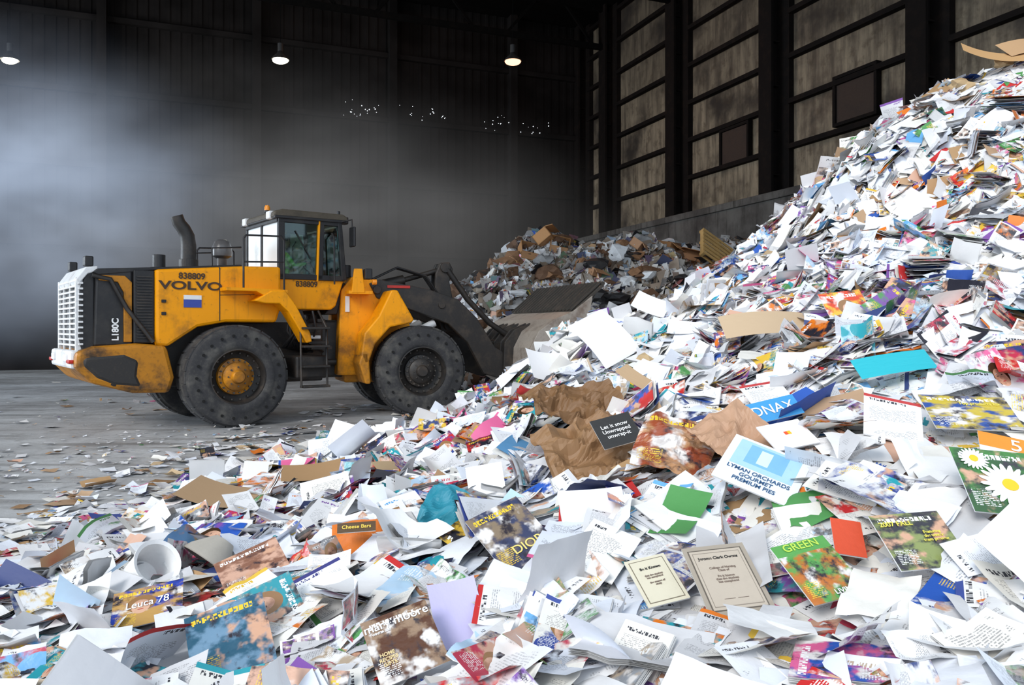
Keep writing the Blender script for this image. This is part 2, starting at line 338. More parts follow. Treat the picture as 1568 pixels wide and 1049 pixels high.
small=b.m('MULTIPLY',b.m('MULTIPLY',line,words),b.m('MULTIPLY',inr(v,.1,.35),inr(u,.06,.35))); ph=b.mix(b.m('MULTIPLY',small,.8),ph,tc)
pmask=b.m('LESS_THAN',v,kp)
col=b.mix(pmask,base,ph)
nn=b.noise(b.comb(b.m('MULTIPLY',u,5.0),b.m('MULTIPLY',v,5.0),s37),1,3)
b.out(b.bsdf(col,b.m('SUBTRACT',.58,b.m('MULTIPLY',pmask,.32)),0,.45,nn,.3,.01)); M['paper']=m

WHT=[(.82,.82,.83),(.85,.85,.86),(.78,.80,.85),(.81,.79,.74),(.74,.78,.86),(.64,.64,.66)]
SAT=[(.54,.03,.03),(.70,.18,.02),(.72,.47,.06),(.08,.27,.08),(.03,.30,.36),(.03,.10,.42),(.14,.38,.68),(.66,.12,.28),(.20,.08,.34),(.60,.36,.26),(.05,.08,.3),(.02,.02,.03),(.30,.32,.35),(.04,.06,.18),(.6,.6,.62),(.42,.58,.74),(.02,.02,.03),(.48,.38,.28),(.5,.04,.08)]
TAN=[(.42,.26,.13),(.33,.19,.09),(.52,.38,.23),(.46,.30,.18)]
def colours(N,mode):
    c1=np.zeros((N,4)); c2=np.zeros((N,4)); kd=np.zeros((N,4)); c1[:,3]=c2[:,3]=kd[:,3]=1
    pr={'main':[.35,.24,.28,.07,.02,.04],'far':[.52,.14,.16,.08,.04,.06],'waste':[.20,.08,.12,.05,.30,.25],'floor':[.5,.12,.1,.05,.17,.06],'mag':[.15,.18,.54,.09,.01,.03]}[mode]
    ty=RNG.choice(6,N,p=pr)
    W=np.array(WHT);Sx=np.array(SAT);T=np.array(TAN)
    w=W[RNG.integers(0,len(W),N)]*RNG.uniform(.93,1.03,(N,1)); s1=Sx[RNG.integers(0,len(Sx),N)]; s2=Sx[RNG.integers(0,len(Sx),N)]; tn=T[RNG.integers(0,len(T),N)]*RNG.uniform(.8,1.15,(N,1))
    c1[:,:3]=w; c2[:,:3]=s2
    k=ty==1; kd[k,0]=RNG.uniform(.5,1,k.sum())
    k=ty==2; c1[k,:3]=s1[k]; kd[k,1]=RNG.choice([1.1,1.1,.72,.5],k.sum())
    q=k&(kd[:,1]<1); c1[q,:3]=w[q]; kd[q,0]=.8
    k=ty==3; kd[k,0]=.8; kd[k,2]=RNG.uniform(.3,.8,k.sum())
    k=ty==4; c1[k,:3]=tn[k]
    k=ty==5; c1[k,:3]=s1[k]
    if mode=='waste':
        for c in (c1,c2):
            g_=c[:,:3].mean(1,keepdims=True)*np.array([[1.06,.98,.88]]); c[:,:3]=(c[:,:3]*.45+g_*.55)*.58
    return c1,c2,kd,ty
AV=[]
def generate(N,Hf,xr,yr,mode,hmin=-.12,tilt=.22,big=.10,sz=1.0,lift=(-.03,.07),stack=.2,crump=.010,avoid=False,face=False,clip=None):
    x=RNG.uniform(*xr,N); y=RNG.uniform(*yr,N); h=Hf(x,y)
    keep=(h>0.03)|((h>hmin)&(RNG.random(N)<np.exp(h/.08)*.3))
    if clip is not None: keep&=(.93*x+.368*y<clip)
    x=x[keep];y=y[keep];h=h[keep];N=len(x)
    e=.12; gx=(Hf(x+e,y)-Hf(x-e,y))/(2*e); gy=(Hf(x,y+e)-Hf(x,y-e))/(2*e); low=h<.03; gx[low]=0;gy[low]=0; h=np.maximum(h,0.012)
    n0=np.stack([-gx,-gy,np.ones(N)],1); n0/=np.linalg.norm(n0,axis=1)[:,None]
    tl=np.where(RNG.random(N)<big,RNG.normal(0,.85,N),RNG.normal(0,tilt,N)); tl[low]*=.15; az=RNG.uniform(0,6.283,N)
    hz=np.zeros(N,bool)
    if avoid:
        for (ax,ay,ar) in AV: hz|=(np.hypot(x-ax,y-ay)<ar+(.15 if face else 0))
        tl[hz]*=.15
    n=n0+np.stack([np.cos(az)*np.tan(np.clip(tl,-1.25,1.25)),np.sin(az)*np.tan(np.clip(tl,-1.25,1.25)),np.zeros(N)],1)
    if face: n=n0+np.stack([RNG.normal(0,.25,N),-.2+RNG.normal(0,.22,N),np.zeros(N)],1)
    n/=np.linalg.norm(n,axis=1)[:,None]
    ya=RNG.uniform(0,6.283,N)
    if face: ya=RNG.normal(0,1.2,N)
    t=np.stack([np.cos(ya),np.sin(ya),np.zeros(N)],1); t-=n*(t*n).sum(1)[:,None]; t/=np.linalg.norm(t,axis=1)[:,None]; bt=np.cross(n,t)
    sizes=np.array([(.21,.29),(.21,.28),(.21,.28),(.11,.22),(.15,.21),(.28,.36),(.10,.15),(.2,.13)]); si=RNG.choice(8,N,p=[.28,.22,.16,.08,.10,.07,.05,.04])
    w=sizes[si,0]*sz*RNG.uniform(.85,1.1,N); hh=sizes[si,1]*sz*RNG.uniform(.85,1.1,N)
    lf=RNG.uniform(*lift,N)+np.abs(np.sin(tl))*hh*.22; lf[low]=RNG.uniform(0.0,.012,low.sum()); 
    if face: lf=RNG.uniform(*lift,N)
    lf[hz]=np.minimum(lf[hz],0)-.03
    pos=np.stack([x,y,h],1)+n*0; pos[:,2]+=lf
    kap=RNG.normal(0,1.8,N)/sz; kap[RNG.random(N)<.12]*=2.5; kap[low]*=.3; kap[hz]*=.2; phi=RNG.uniform(0,3.14,N); amp=np.abs(RNG.normal(0,crump,N)); fold=np.where(RNG.random(N)<.13,RNG.uniform(.15,.7,N),0); fold[low]*=.2; fold[hz]=0
    if face: kap*=.6; amp*=.5
    c1,c2,kd,ty=colours(N,mode); seed=RNG.random(N)
    D=dict(pos=pos,n=n,t=t,bt=bt,w=w,h=hh,kap=kap,phi=phi,amp=amp,fold=fold,c1=c1,c2=c2,kd=kd,seed=seed)
    if face and avoid: D={k:v[~hz] for k,v in D.items()}; low=low[~hz]; N=len(low)
    st=(RNG.random(N)<stack)&~low; idx=np.where(st)[0]; rep=RNG.integers(2,9,len(idx)); ri=np.repeat(idx,rep); rl=np.repeat(np.arange(len(idx)),rep)
    j=np.concatenate([np.arange(1,r+1) for r in rep]) if len(rep) else np.zeros(0)
    book=(RNG.random(len(idx))<.6)[rl]; jit=np.where(book,.002,.018)
    E={k:v[ri].copy() for k,v in D.items()}; K=len(ri)
    E['pos']+= -E['n']*(j*np.where(book,.003,.007))[:,None]+E['t']*(RNG.normal(0,1,K)*jit+j*np.where(book,.0006,RNG.choice([-1,0,1],len(idx))[rl]*.008))[:,None]+E['bt']*(RNG.normal(0,1,K)*jit)[:,None]
    a=RNG.normal(0,.09,K)*np.where(book,.1,1); t2=E['t']*np.cos(a)[:,None]+E['bt']*np.sin(a)[:,None]; E['bt']=np.cross(E['n'],t2); E['t']=t2
    cc1,cc2,kk,_=colours(K,'main' if mode!='waste' else 'waste'); cc1[book,:3]=.68; kk[book,:3]=0; E['c1']=cc1;E['c2']=cc2;E['kd']=kk
    ns=RNG.random(K); E['seed']=np.where(book,E['seed'],ns)
    return {k:np.concatenate([D[k],E[k]]) for k in D}
def slabs(spots):
    R_={k:[] for k in ('pos','n','t','bt','w','h','kap','phi','amp','fold')}
    for (X,Y,L_,nx_,ny_) in spots:
        z0=float(H1(X,Y))-.04; n=np.array([nx_,ny_,1.]);n/=np.linalg.norm(n); ya=RNG.uniform(-.5,.5); kp=RNG.normal(0,.8); ph_=RNG.uniform(0,3)
        for j in range(L_):
            yb=ya+RNG.normal(0,.12); t=np.array([math.cos(yb),math.sin(yb),0.]); t-=n*t.dot(n); t/=np.linalg.norm(t); bt=np.cross(n,t)
            R_['pos'].append(np.array([X,Y,z0])+n*j*.010+t*RNG.normal(0,.03)+bt*(RNG.normal(0,.02)+j*.004)); R_['n'].append(n);R_['t'].append(t);R_['bt'].append(bt)
            R_['w'].append(RNG.choice([.3,.42,.28])); R_['h'].append(RNG.choice([.28,.36])); R_['kap'].append(kp+RNG.normal(0,.15)); R_['phi'].append(ph_); R_['amp'].append(.004); R_['fold'].append(0)
    D={k:np.array(v,float) for k,v in R_.items()}; N=len(D['w']); D['c1'],D['c2'],D['kd'],_=colours(N,'main'); D['c1'][:,:3]*=RNG.uniform(.5,1,(N,1)); D['seed']=RNG.random(N); return D
def sheets(name,D,nx,ny,mat=None,parent=None):
    N=len(D['w']); gu,gv=np.meshgrid(np.linspace(0,1,nx+1),np.linspace(0,1,ny+1)); gu=gu.ravel();gv=gv.ravel(); G=len(gu)
    X=(gu-.5)[None]*D['w'][:,None]; Y=(gv-.5)[None]*D['h'][:,None]
    c=np.cos(D['phi'])[:,None]; s=np.sin(D['phi'])[:,None]; a=X*c+Y*s; q=-X*s+Y*c
    Z=.5*D['kap'][:,None]*a*a; Z=np.clip(Z,-.09,.09)
    sd=D['seed'][:,None]*50
    Z=Z+D['amp'][:,None]*(np.sin(q*38+sd)*.5+np.sin(a*55+sd*2)*.3+np.sin((a+q)*90+sd*3)*.2)
    Z=Z+np.abs(X)*D['fold'][:,None]
    V=D['pos'][:,None]+D['t'][:,None]*X[...,None]+D['bt'][:,None]*Y[...,None]+D['n'][:,None]*Z[...,None]
    V[...,2]=np.maximum(V[...,2],.004+.0+0*V[...,2])
    i=np.arange(nx*ny); r=i//nx; cc=i%nx; q0=r*(nx+1)+cc; F=np.stack([q0,q0+1,q0+nx+2,q0+nx+1],1)
    F=(F[None]+(np.arange(N)*G)[:,None,None]).reshape(-1)
    me=bpy.data.meshes.new(name); me.vertices.add(N*G); me.vertices.foreach_set('co',V.reshape(-1).astype(np.float32))
    nf=len(F)//4; me.loops.add(len(F)); me.loops.foreach_set('vertex_index',F.astype(np.int32)); me.polygons.add(nf)
    me.polygons.foreach_set('loop_start',(np.arange(nf)*4).astype(np.int32)); me.polygons.foreach_set('use_smooth',np.ones(nf,bool))
    me.update(calc_edges=True)
    at=me.attributes.new('suv','FLOAT_VECTOR','POINT'); A=np.stack([np.tile(gu,N),np.tile(gv,N),np.repeat(D['seed'],G)],1); at.data.foreach_set('vector',A.reshape(-1).astype(np.float32))
    for k in ('c1','c2','kd'):
        at=me.attributes.new(k,'FLOAT_COLOR','POINT'); at.data.foreach_set('color',np.repeat(D[k],G,axis=0).reshape(-1).astype(np.float32))
    me.materials.append(mat or M['paper'])
    ob=bpy.data.objects.new(name,me); COL.objects.link(ob); ob.parent=parent; return ob
def cat(L): return {k:np.concatenate([d[k] for d in L]) for k in L[0]}

# ------------------------------------------------ hero items
PM={}
def pm(c):
    if c not in PM: PM[c]=dirty('print_ink',c,None,.5,amt=.08,scale=20,bs=.02)
    return PM[c]
def hero(name,X,Y,w,h,yaw=0,tilt=.45,side=0,c1=(.8,.8,.8),c2=(.1,.1,.1),kd=(0,0,0),seed=.3,kap=0,amp=0,lift=.07,texts=(),n=10,fold=0,phi=0,panels=(),cr=0):
    z=float(H1(X,Y))+lift; AV.append((X,Y,.52*max(w,h)+.04)); AV.append((X*.93,Y*.93,.42*max(w,h)))
    nn=Vector((side,-tilt,1)).normalized(); up=Vector((math.sin(yaw),math.cos(yaw),0)); up=(up-nn*up.dot(nn)).normalized(); rt=up.cross(nn).normalized()
    E=empty(name); E.matrix_world=Matrix(((rt.x,up.x,nn.x,X),(rt.y,up.y,nn.y,Y),(rt.z,up.z,nn.z,z),(0,0,0,1)))
    A=lambda q:np.array([q],float)
    D=dict(pos=A((0,0,3)),n=A((0,0,1)),t=A((1,0,0)),bt=A((0,1,0)),w=A(w).ravel(),h=A(h).ravel(),kap=A(kap).ravel(),phi=A(phi).ravel(),amp=A(amp).ravel(),fold=A(fold).ravel(),c1=A((*c1,1)),c2=A((*c2,1)),kd=A((*kd,1)),seed=A(seed).ravel())
    ob=sheets('page',D,n,n,parent=E); s0=X*7+Y*3
    for v_ in ob.data.vertices:
        v_.co.z-=3
        if cr:
            p=v_.co*4.6+Vector((s0,0,0)); v_.co.z+=cr*(1-2.4*abs(mnoise.noise(p)))+cr*.4*(1-2*abs(mnoise.noise(p*2.6)))-cr*.5
            v_.co.x+=cr*.8*mnoise.noise(p+Vector((5,5,5))); v_.co.y+=cr*.8*mnoise.noise(p+Vector((9,1,5)))
    if cr:
        for p in ob.data.polygons: p.use_smooth=False
    if kap==0 and amp==0 and cr==0:
        bm=bmesh.new(); addbox(bm,(-w/2+.002,-h/2+.002,-.009),(w/2-.002,h/2-.002,-.001)); fin('page_block',bm,M['white'],E)
    for i,(x0,y0,x1,y1,c) in enumerate(panels):
        bm=bmesh.new(); addbox(bm,(x0*w/2,y0*h/2,.0005),(x1*w/2,y1*h/2,.0015+.0004*i)); fin('panel',bm,pm(c),E)
    for (s,sz,x,y,c) in texts:
        text('lettering',s,sz,(x*w/2,y*h/2,.004),(0,0,0),pm(c),E,ext=.0004,bold=.0005)
    return E
K=(.02,.02,.02); Wt=(.82,.82,.82)
hero('framed_certificate',.84,3.05,.26,.34,-.12,.6,0,(.36,.31,.25),(.3,.2,.1),(0,0,0),panels=[(-.86,-.88,.86,.88,(.12,.10,.08)),(-.82,-.85,.82,.85,(.50,.43,.35)),(-.75,-.78,.75,.78,(.25,.21,.17)),(-.73,-.76,.73,.76,(.50,.43,.35))],texts=[('Jerome Clark Owens',.019,0,.6,K),('College of Nursing\nClass of\n\nBe it known\nthat the student\nhas completed',.014,0,.1,(.2,.15,.12)),('______   ______',.014,0,-.55,(.2,.15,.12))],lift=.12)
hero('certificate',.58,3.14,.18,.24,-.25,.6,0,(.66,.61,.47),(.3,.2,.1),panels=[(-.84,-.88,.84,.88,(.2,.17,.12)),(-.8,-.85,.8,.85,(.66,.61,.47))],texts=[('Be it Known',.018,0,.5,K),('that the student\nhas completed\n\nthe course of\nstudy',.012,0,0,(.2,.15,.12))],lift=.10)
hero('magazine',-.40,2.90,.26,.28,-.35,.75,0,(.10,.04,.02),(.30,.20,.13),(0,1.1,0),.37,texts=[('mary moore',.05,0,.7,Wt),('WINTER 2007',.012,-.5,.5,Wt),('HOME\nRECIPES\nGIFTS',.02,-.55,-.3,(.8,.6,.3))],lift=.14)
hero('orchard_flyer',1.20,3.75,.38,.34,.5,.7,0,(.76,.80,.83),(.1,.3,.5),(0,0,0),panels=[(-.8,-.2,.8,.9,(.38,.60,.78)),(-.5,.0,.5,.8,(.20,.45,.68)),(-.2,.1,.1,.7,(.6,.74,.84))],texts=[('LYMAN ORCHARDS\nGOURMET\nPREMIUM PIES',.034,0,-.55,(.03,.09,.2))],lift=.13)
hero('magazine',1.17,2.98,.24,.29,-.25,.6,0,(.10,.33,.08),(.50,.16,.03),(0,.8,0),.68,texts=[('GREEN',.05,0,.82,(.5,.7,.1)),('LIVING',.03,.3,-.8,Wt)],lift=.12)
hero('magazine',1.54,2.95,.28,.26,-.08,.7,0,(.03,.03,.04),(.25,.3,.1),(0,1.1,0),.22,texts=[('2007 FALL',.03,-.4,.6,(.8,.7,.1)),('Featuring\nthe winter\nteam preview',.018,.45,.1,(.8,.7,.1))],lift=.14)
E=hero('garden_magazine',1.98,3.15,.32,.34,.1,.8,0,(.05,.2,.04),(.03,.1,.03),(0,1.1,0),.45,lift=.14)
bm=bmesh.new()
for cx_,cy_,rr in ((.02,-.02,.115),(-.08,.11,.06)):
    for k in range(20):
        a=k*2*math.pi/20; vs=[]
        for i in range(10):
            bb=i/10*2*math.pi; px=rr*.58+rr*.42*math.cos(bb); py=rr*.11*math.sin(bb); vs.append(bm.verts.new((cx_+px*math.cos(a)-py*math.sin(a),cy_+px*math.sin(a)+py*math.cos(a),.004+.0003*(k%3))))
        bm.faces.new(vs)
fin('daisy_petals',bm,M['white'],E)
bm=bmesh.new(); addcyl(bm,(.02,-.02,.006),.030,.004); addcyl(bm,(-.08,.11,.006),.017,.004); fin('daisy_centre',bm,pm((.85,.55,.02)),E)
hero('paper_bag',.52,5.15,.64,.52,-.2,.75,-.1,(.27,.15,.07),(.3,.2,.1),kap=1.0,lift=.15,n=26,cr=.08)
hero('bag_label',.66,4.93,.27,.24,-.25,.9,0,(.03,.03,.03),(.3,.2,.1),texts=[('Let it snow\nUnwrapped\nunwrap-it',.040,0,0,Wt)],lift=.26)
hero('paper_bag',.46,6.25,.75,.46,-.2,.5,.1,(.20,.105,.045),(.3,.2,.1),kap=1.2,lift=.2,n=24,cr=.09)
hero('cardboard_sheet',1.05,6.3,.42,.22,.5,.5,.3,(.58,.40,.24),lift=.2,kap=1)
hero('blank_poster_sheet',.95,8.0,.62,.5,.6,1.2,.3,(.86,.86,.87),kap=-1,lift=.28,n=12)
hero('blank_poster_sheet',.40,8.4,.5,.42,-.4,.9,.5,(.86,.86,.88),kap=1.3,lift=.2,n=12)
hero('blank_poster_sheet',1.6,9.0,.4,.3,.3,1,.1,(.82,.86,.88),kap=1,lift=.25)
hero('envelope',-1.78,8.2,.28,.30,.1,1.6,.1,(.86,.86,.87),kap=1,lift=.24)
hero('envelope',-1.5,8.1,.26,.22,-.5,.9,.1,(.85,.85,.86),kap=1,lift=.18)
hero('turquoise_folder',2.25,4.6,.46,.16,-.05,.9,-.1,(.02,.42,.50),kap=-.4,lift=.14)
hero('snack_package',-.84,4.25,.28,.22,-.15,.9,.1,(.62,.16,.02),(.85,.55,.05),(0,0,0),kap=-3,lift=.14,n=18,cr=.015)
hero('magazine',-.82,4.12,.2,.06,-.15,.9,.1,(.1,.06,.03),texts=[('Cheese Bars',.03,0,0,(.85,.6,.1))],lift=.22)
hero('plastic_bag',-.36,4.45,.36,.30,.4,.8,0,(.02,.22,.30),(.1,.5,.6),kap=-4,lift=.15,n=22,cr=.06)
hero('magazine',-1.15,3.18,.32,.34,-.35,.75,0,(.16,.28,.40),(.03,.10,.16),(0,1.1,0),.805,lift=.13)
hero('magazine',-1.75,3.75,.32,.22,-.25,.7,0,(.03,.06,.35),(.5,.3,.1),(0,1.1,0),.13,texts=[('Leuca 78',.055,0,.1,Wt)],lift=.1)
hero('magazine',-1.38,4.15,.34,.25,-.5,.7,0,(.62,.38,.28),(.25,.12,.08),(0,1.1,0),.9,lift=.1)
hero('folder',-.22,3.15,.2,.3,-.2,.8,0,(.50,.47,.72),kap=2,lift=.1)
hero('poster_bag',.92,4.4,.42,.46,.15,.8,.2,(.30,.07,.03),(.45,.24,.12),(0,1.1,0),.67,kap=-1,lift=.14,n=24,cr=.04)
hero('poster_bag',1.2,4.22,.36,.40,-.3,.7,-.2,(.45,.27,.17),(.45,.28,.16),(0,0,0),.2,kap=1,lift=.14,n=22,cr=.05)
hero('magazine',2.35,4.0,.44,.26,.05,.7,0,(.03,.08,.30),(.55,.42,.05),(0,1.1,0),.34,texts=[('Top products for',.03,.3,.5,(.85,.7,.1))],lift=.13)
hero('flyer',2.32,3.6,.3,.18,.3,.7,0,(.8,.8,.8),panels=[(-1,-.1,1,1,(.75,.28,.03))],texts=[('5\u00a2',.11,.2,.3,Wt)],lift=.12)
hero('cardboard_sheet',-2.45,6.6,.7,.36,.3,.3,0,(.36,.24,.14),kap=.8,lift=.12)
hero('cardboard_sheet',-1.75,6.9,.55,.24,-.2,.5,0,(.36,.22,.11),kap=.8,lift=.13)
hero('food_magazine',2.72,6.3,.36,.42,-.1,1.2,0,(.65,.06,.02),(.75,.48,.05),(0,1.1,0),.72,lift=.16)
hero('envelope',1.42,4.02,.25,.2,-.25,.6,0,(.84,.84,.87),panels=[(-.1,.0,.05,.25,(.8,.1,.03)),(.05,0,.2,.25,(.85,.5,.03))],lift=.13)
hero('kraft_paper',2.15,6.6,.75,.28,-.05,.9,0,(.54,.40,.26),kap=-.6,lift=.2)
hero('magazine',.0,3.75,.30,.38,-.5,.7,0,(.05,.06,.12),(.25,.19,.13),(0,1.1,0),.66,texts=[('DIOR',.07,.2,-.5,(.8,.65,.2))],lift=.13)
hero('letter',1.62,4.9,.28,.30,-.2,.7,0,(.85,.85,.85),(.5,.05,.05),(.9,0,0),.6,lift=.12)
hero('letter',1.95,4.0,.28,.34,.3,.7,0,(.85,.85,.85),(.5,.05,.05),(.9,0,0),.9,lift=.12)
hero('letter',-.85,3.6,.27,.30,-.6,.6,0,(.85,.85,.85),(.05,.05,.2),(.8,0,0),.15,lift=.1)
hero('letter',.40,3.45,.24,.30,.5,.6,0,(.85,.84,.81),(.05,.05,.2),(1,0,0),.25,lift=.1)
hero('ticket_folder',1.47,4.4,.32,.14,-.2,1.0,0,(.05,.30,.62),texts=[('DNAX',.09,0,0,Wt)],lift=.18)
hero('red_card',1.36,3.16,.12,.2,.2,.6,0,(.65,.08,.03),lift=.1)
hero('carton_flap',6.0,9.6,.9,.35,.3,.7,0,(.55,.33,.15),kap=.8,lift=.2)
hero('carton_flap',6.5,9.7,.8,.35,-.1,.9,0,(.48,.30,.16),kap=-.8,lift=.15)
E=empty('plastic_tub',(-2.0,4.3,float(H1(-2.0,4.3))+.14)); E.rotation_euler=(.5,.9,0); AV.append((-2.0,4.3,.2))
lathe('tub',[(.0,-.1),(.10,-.1),(.12,.1),(.13,.1),(.13,.11),(.11,.1),(.09,-.09),(0,-.09)],(0,0,0),M['white'],E,32,'z')
E=empty('paper_bowl',(-1.75,4.6,float(H1(-1.75,4.6))+.12)); E.rotation_euler=(-.5,.6,0); AV.append((-1.75,4.6,.2))
lathe('bowl',[(0,.09),(.06,.09),(.15,-.02),(.17,-.06),(.165,-.065),(.05,.08),(0,.08)],(0,0,0),dirty('grey_board',(.42,.39,.34),None,.8,amt=.15),E,32,'z')

# ------------------------------------------------ paper pile
pileE=empty('waste_paper_pile')
SL=[(3.4,6.9,22,.1,-.25),(3.8,7.1,26,-.1,-.2),(4.2,7.2,20,.1,-.3),(3.1,7.1,16,.15,-.2),(4.6,7.3,18,-.1,-.15),(3.6,6.5,14,.1,-.4),(1.9,7.4,22,.5,-.3),(2.15,7.6,16,.4,-.3),(-.95,5.3,14,.7,-.4),(-.7,5.5,12,.6,-.3),(3.2,5.2,14,.2,-.2),(2.9,4.8,12,-.2,-.3),(.1,6.1,12,.3,-.5),(4.9,7.9,18,.1,-.2),(5.2,8.5,18,0,-.2),(2.6,8.2,16,.3,-.2),(-2.6,3.5,12,.5,-.3),(.9,6.9,12,-.4,-.3),(5.6,8.8,20,0,-.2),(4.4,6.3,16,.2,-.2),(3.3,7.6,18,0,-.3),(3.9,7.9,18,.1,-.3),(-1.5,5.9,12,.4,-.3),(-.3,7.0,14,.3,-.3)]
near=cat([generate(3300,H1,(-3.6,4.2),(1.9,5.2),'main',sz=1.16,avoid=True,tilt=.20,big=.075,lift=(-.03,.08)),generate(600,H1,(-3.2,3.8),(2.2,5.2),'mag',sz=1.18,avoid=True,face=True,stack=.8,lift=(.05,.11))])
sheets('papers_near',near,6,6,parent=pileE)
mid=cat([generate(5200,H1,(-4.4,6.5),(5.0,8.3),'main',sz=1.16,avoid=True,tilt=.25,big=.09,lift=(-.03,.10)),generate(620,H1,(-3.2,5.5),(5.2,8.3),'mag',sz=1.18,avoid=True,face=True,stack=.6,lift=(.05,.12)),slabs(SL)]); sheets('papers_middle',mid,4,4,parent=pileE)
far=cat([generate(9000,H1,(-4.4,9.5),(8.0,13.5),'far',tilt=.34,big=.16,crump=.013,sz=1.15,avoid=True),generate(2500,H1,(4,9),(3,8.5),'main'),generate(1200,H1,(2.5,10),(13,16),'far'),generate(700,H1,(-4,5),(0.3,1.9),'main')]); sheets('papers_far',far,3,3,parent=pileE)
def heightmesh(name,Hf,xr,yr,n,off,mat,parent,clip=1e9):
    xs=np.linspace(*xr,n); ys=np.linspace(*yr,n); XX,YY=np.meshgrid(xs,ys); ZZ=Hf(XX,YY)-off
    ZZ=np.maximum(ZZ,-.15)
    me=bpy.data.meshes.new(name); V=np.stack([XX,YY,ZZ],-1).reshape(-1,3); ok=(.93*V[:,0]+.368*V[:,1]<clip)&(V[:,2]>-.14)
    F=[q for q in ((r*n+c,r*n+c+1,(r+1)*n+c+1,(r+1)*n+c) for r in range(n-1) for c in range(n-1)) if any(ok[i] for i in q) and V[q[1]][0]*.93+V[q[3]][1]*.368<clip]
    us=sorted({i for q in F for i in q}); mp_={i:k for k,i in enumerate(us)}
    me.from_pydata(V[us].tolist(),[],[[mp_[i] for i in q] for q in F]); ob=bpy.data.objects.new(name,me); COL.objects.link(ob); me.materials.append(mat); ob.parent=parent; return ob
m=bpy.data.materials.new('paper_gap_shade'); b=NB(m); o=b.obj()
vo=b.add('ShaderNodeTexVoronoi'); b.l.new(o,vo.inputs['Vector']); vo.inputs['Scale'].default_value=7
sc=b.add('ShaderNodeSeparateColor'); b.l.new(vo.outputs['Color'],sc.inputs[0])
col=b.mix(sc.outputs[0],(.06,.055,.055),(.35,.35,.35)); col=b.mix(b.m('GREATER_THAN',sc.outputs[1],.8),col,(.10,.08,.15))  # dark colour puts shade into the gaps between sheets
b.out(b.bsdf(col,.8,0,.2,sc.outputs[2],.8,.05)); M['mass']=m
heightmesh('compressed_core',H1,(-5.5,10.5),(-1,17.5),170,.11,M['mass'],pileE,17)
w2=empty('mixed_waste_pile')
D=cat([generate(9000,H2,(-4.5,10),(17.2,25),'waste',tilt=.6,big=.3,sz=1.35,crump=.04,stack=.04,clip=17.1),generate(1300,H2,(-2.5,2.5),(18.5,24),'far',tilt=.6,sz=1.2,crump=.04,stack=.03,clip=17.1)]); sheets('scraps',D,3,3,parent=w2)
heightmesh('core',H2,(-6,11),(15,28.5),110,.12,dirty('dark_waste',(.03,.027,.024),(.06,.05,.035),.9,scale=5),w2,17.2)
def lumps(name,N,Hf,xr,yr,rs,mats,parent):
    for mi,mt in enumerate(mats):
        bm=bmesh.new()
        for _ in range(N//len(mats)):
            x=random.uniform(*xr);y=random.uniform(*yr);h=float(Hf(x,y))
            if h<.1 or .93*x+.368*y>16.6: continue
            r=random.uniform(*rs); s0=random.uniform(0,90)
            q=bmesh.ops.create_icosphere(bm,subdivisions=2,radius=r)
            sx,sy,sz_=random.uniform(.7,1.5),random.uniform(.7,1.5),random.uniform(.5,.9)
            for v_ in q['verts']:
                k=1+.7*mnoise.noise(v_.co/r*1.3+Vector((s0,0,0)))+.25*mnoise.noise(v_.co/r*4+Vector((s0,3,0)))
                v_.co=Vector((v_.co.x*k*sx+x,v_.co.y*k*sy+y,v_.co.z*k*sz_+h+r*.2))
        fin(name,bm,mt,parent)
lumps('waste_lump',400,H2,(-3,8),(18,24),(.12,.34),[M['black'],M['black'],dirty('grey_rag',(.25,.25,.25),None,.8),dirty('brown_rag',(.22,.11,.05),None,.8),dirty('brown_rag_dark',(.12,.06,.03),None,.8),dirty('white_bag',(.6,.62,.64),None,.5,amt=.3)],w2)
lumps('crumpled_bag',30,H1,(-1,7),(7,10.5),(.06,.13),[M['white'],dirty('tan_wad',(.5,.36,.2),None,.8,amt=.3)],pileE)
def HF(x,y): return np.full(np.shape(x),.05)
def flat(N,xr,yr,sz=.75): return generate(N,HF,xr,yr,'floor',tilt=.12,big=.05,stack=0,sz=sz,lift=(-.04,-.03),crump=.008)
L=[flat(170,(-4.4,-3.0),(5,11)),flat(60,(-7,-4),(5.5,11),.55),flat(90,(-4.5,0),(10.5,13)),flat(35,(-14,-7),(12,24)),flat(70,(-4,0),(13,17)),flat(130,(-4.4,-3.0),(3.5,7)),flat(600,(-6,-1),(5.5,13),.2),flat(120,(-10,-5),(9,18),.22)]
sheets('floor_litter',cat(L),3,3)

def carton(x,y,s,rz,rx,c):
    E=empty('cardboard_box',(x,y,float(H2(x,y))+s*.4)); E.rotation_euler=(rx,.2,rz); mt=pm(c)
    bm=bmesh.new(); t=.02
    for a,c_ in (((-s,-s*.7,-s*.5),(s,-s*.7+t,s*.5)),((-s,s*.7-t,-s*.5),(s,s*.7,s*.5)),((-s,-s*.7,-s*.5),(-s+t,s*.7,s*.5)),((s-t,-s*.7,-s*.5),(s,s*.7,s*.5)),((-s,-s*.7,-s*.5),(s,s*.7,-s*.5+t))): addbox(bm,a,c_)
    v=addbox(bm,(-s,-s*.7-s*.6,s*.5-t),(s,-s*.7,s*.5)); 
    for q in v: q.co.z+=(q.co.y+s*.7)*.5
    fin('carton',bm,mt,E)
for a in [(.5,22.2,.30,.3,.9,(.40,.2,.08)),(.95,22.3,.34,1.2,-.7,(.48,.24,.09)),(1.35,22.2,.28,.1,1.0,(.38,.19,.07)),(.1,22.1,.22,.9,.5,(.36,.18,.07)),(4.5,22.3,.4,.8,.2,(.42,.21,.09)),(5.0,22.2,.35,.2,-.4,(.38,.19,.09)),(2.3,21,.22,.5,.3,(.34,.18,.09)),(3.5,21.5,.25,1,.6,(.34,.18,.09))]: carton(*a)
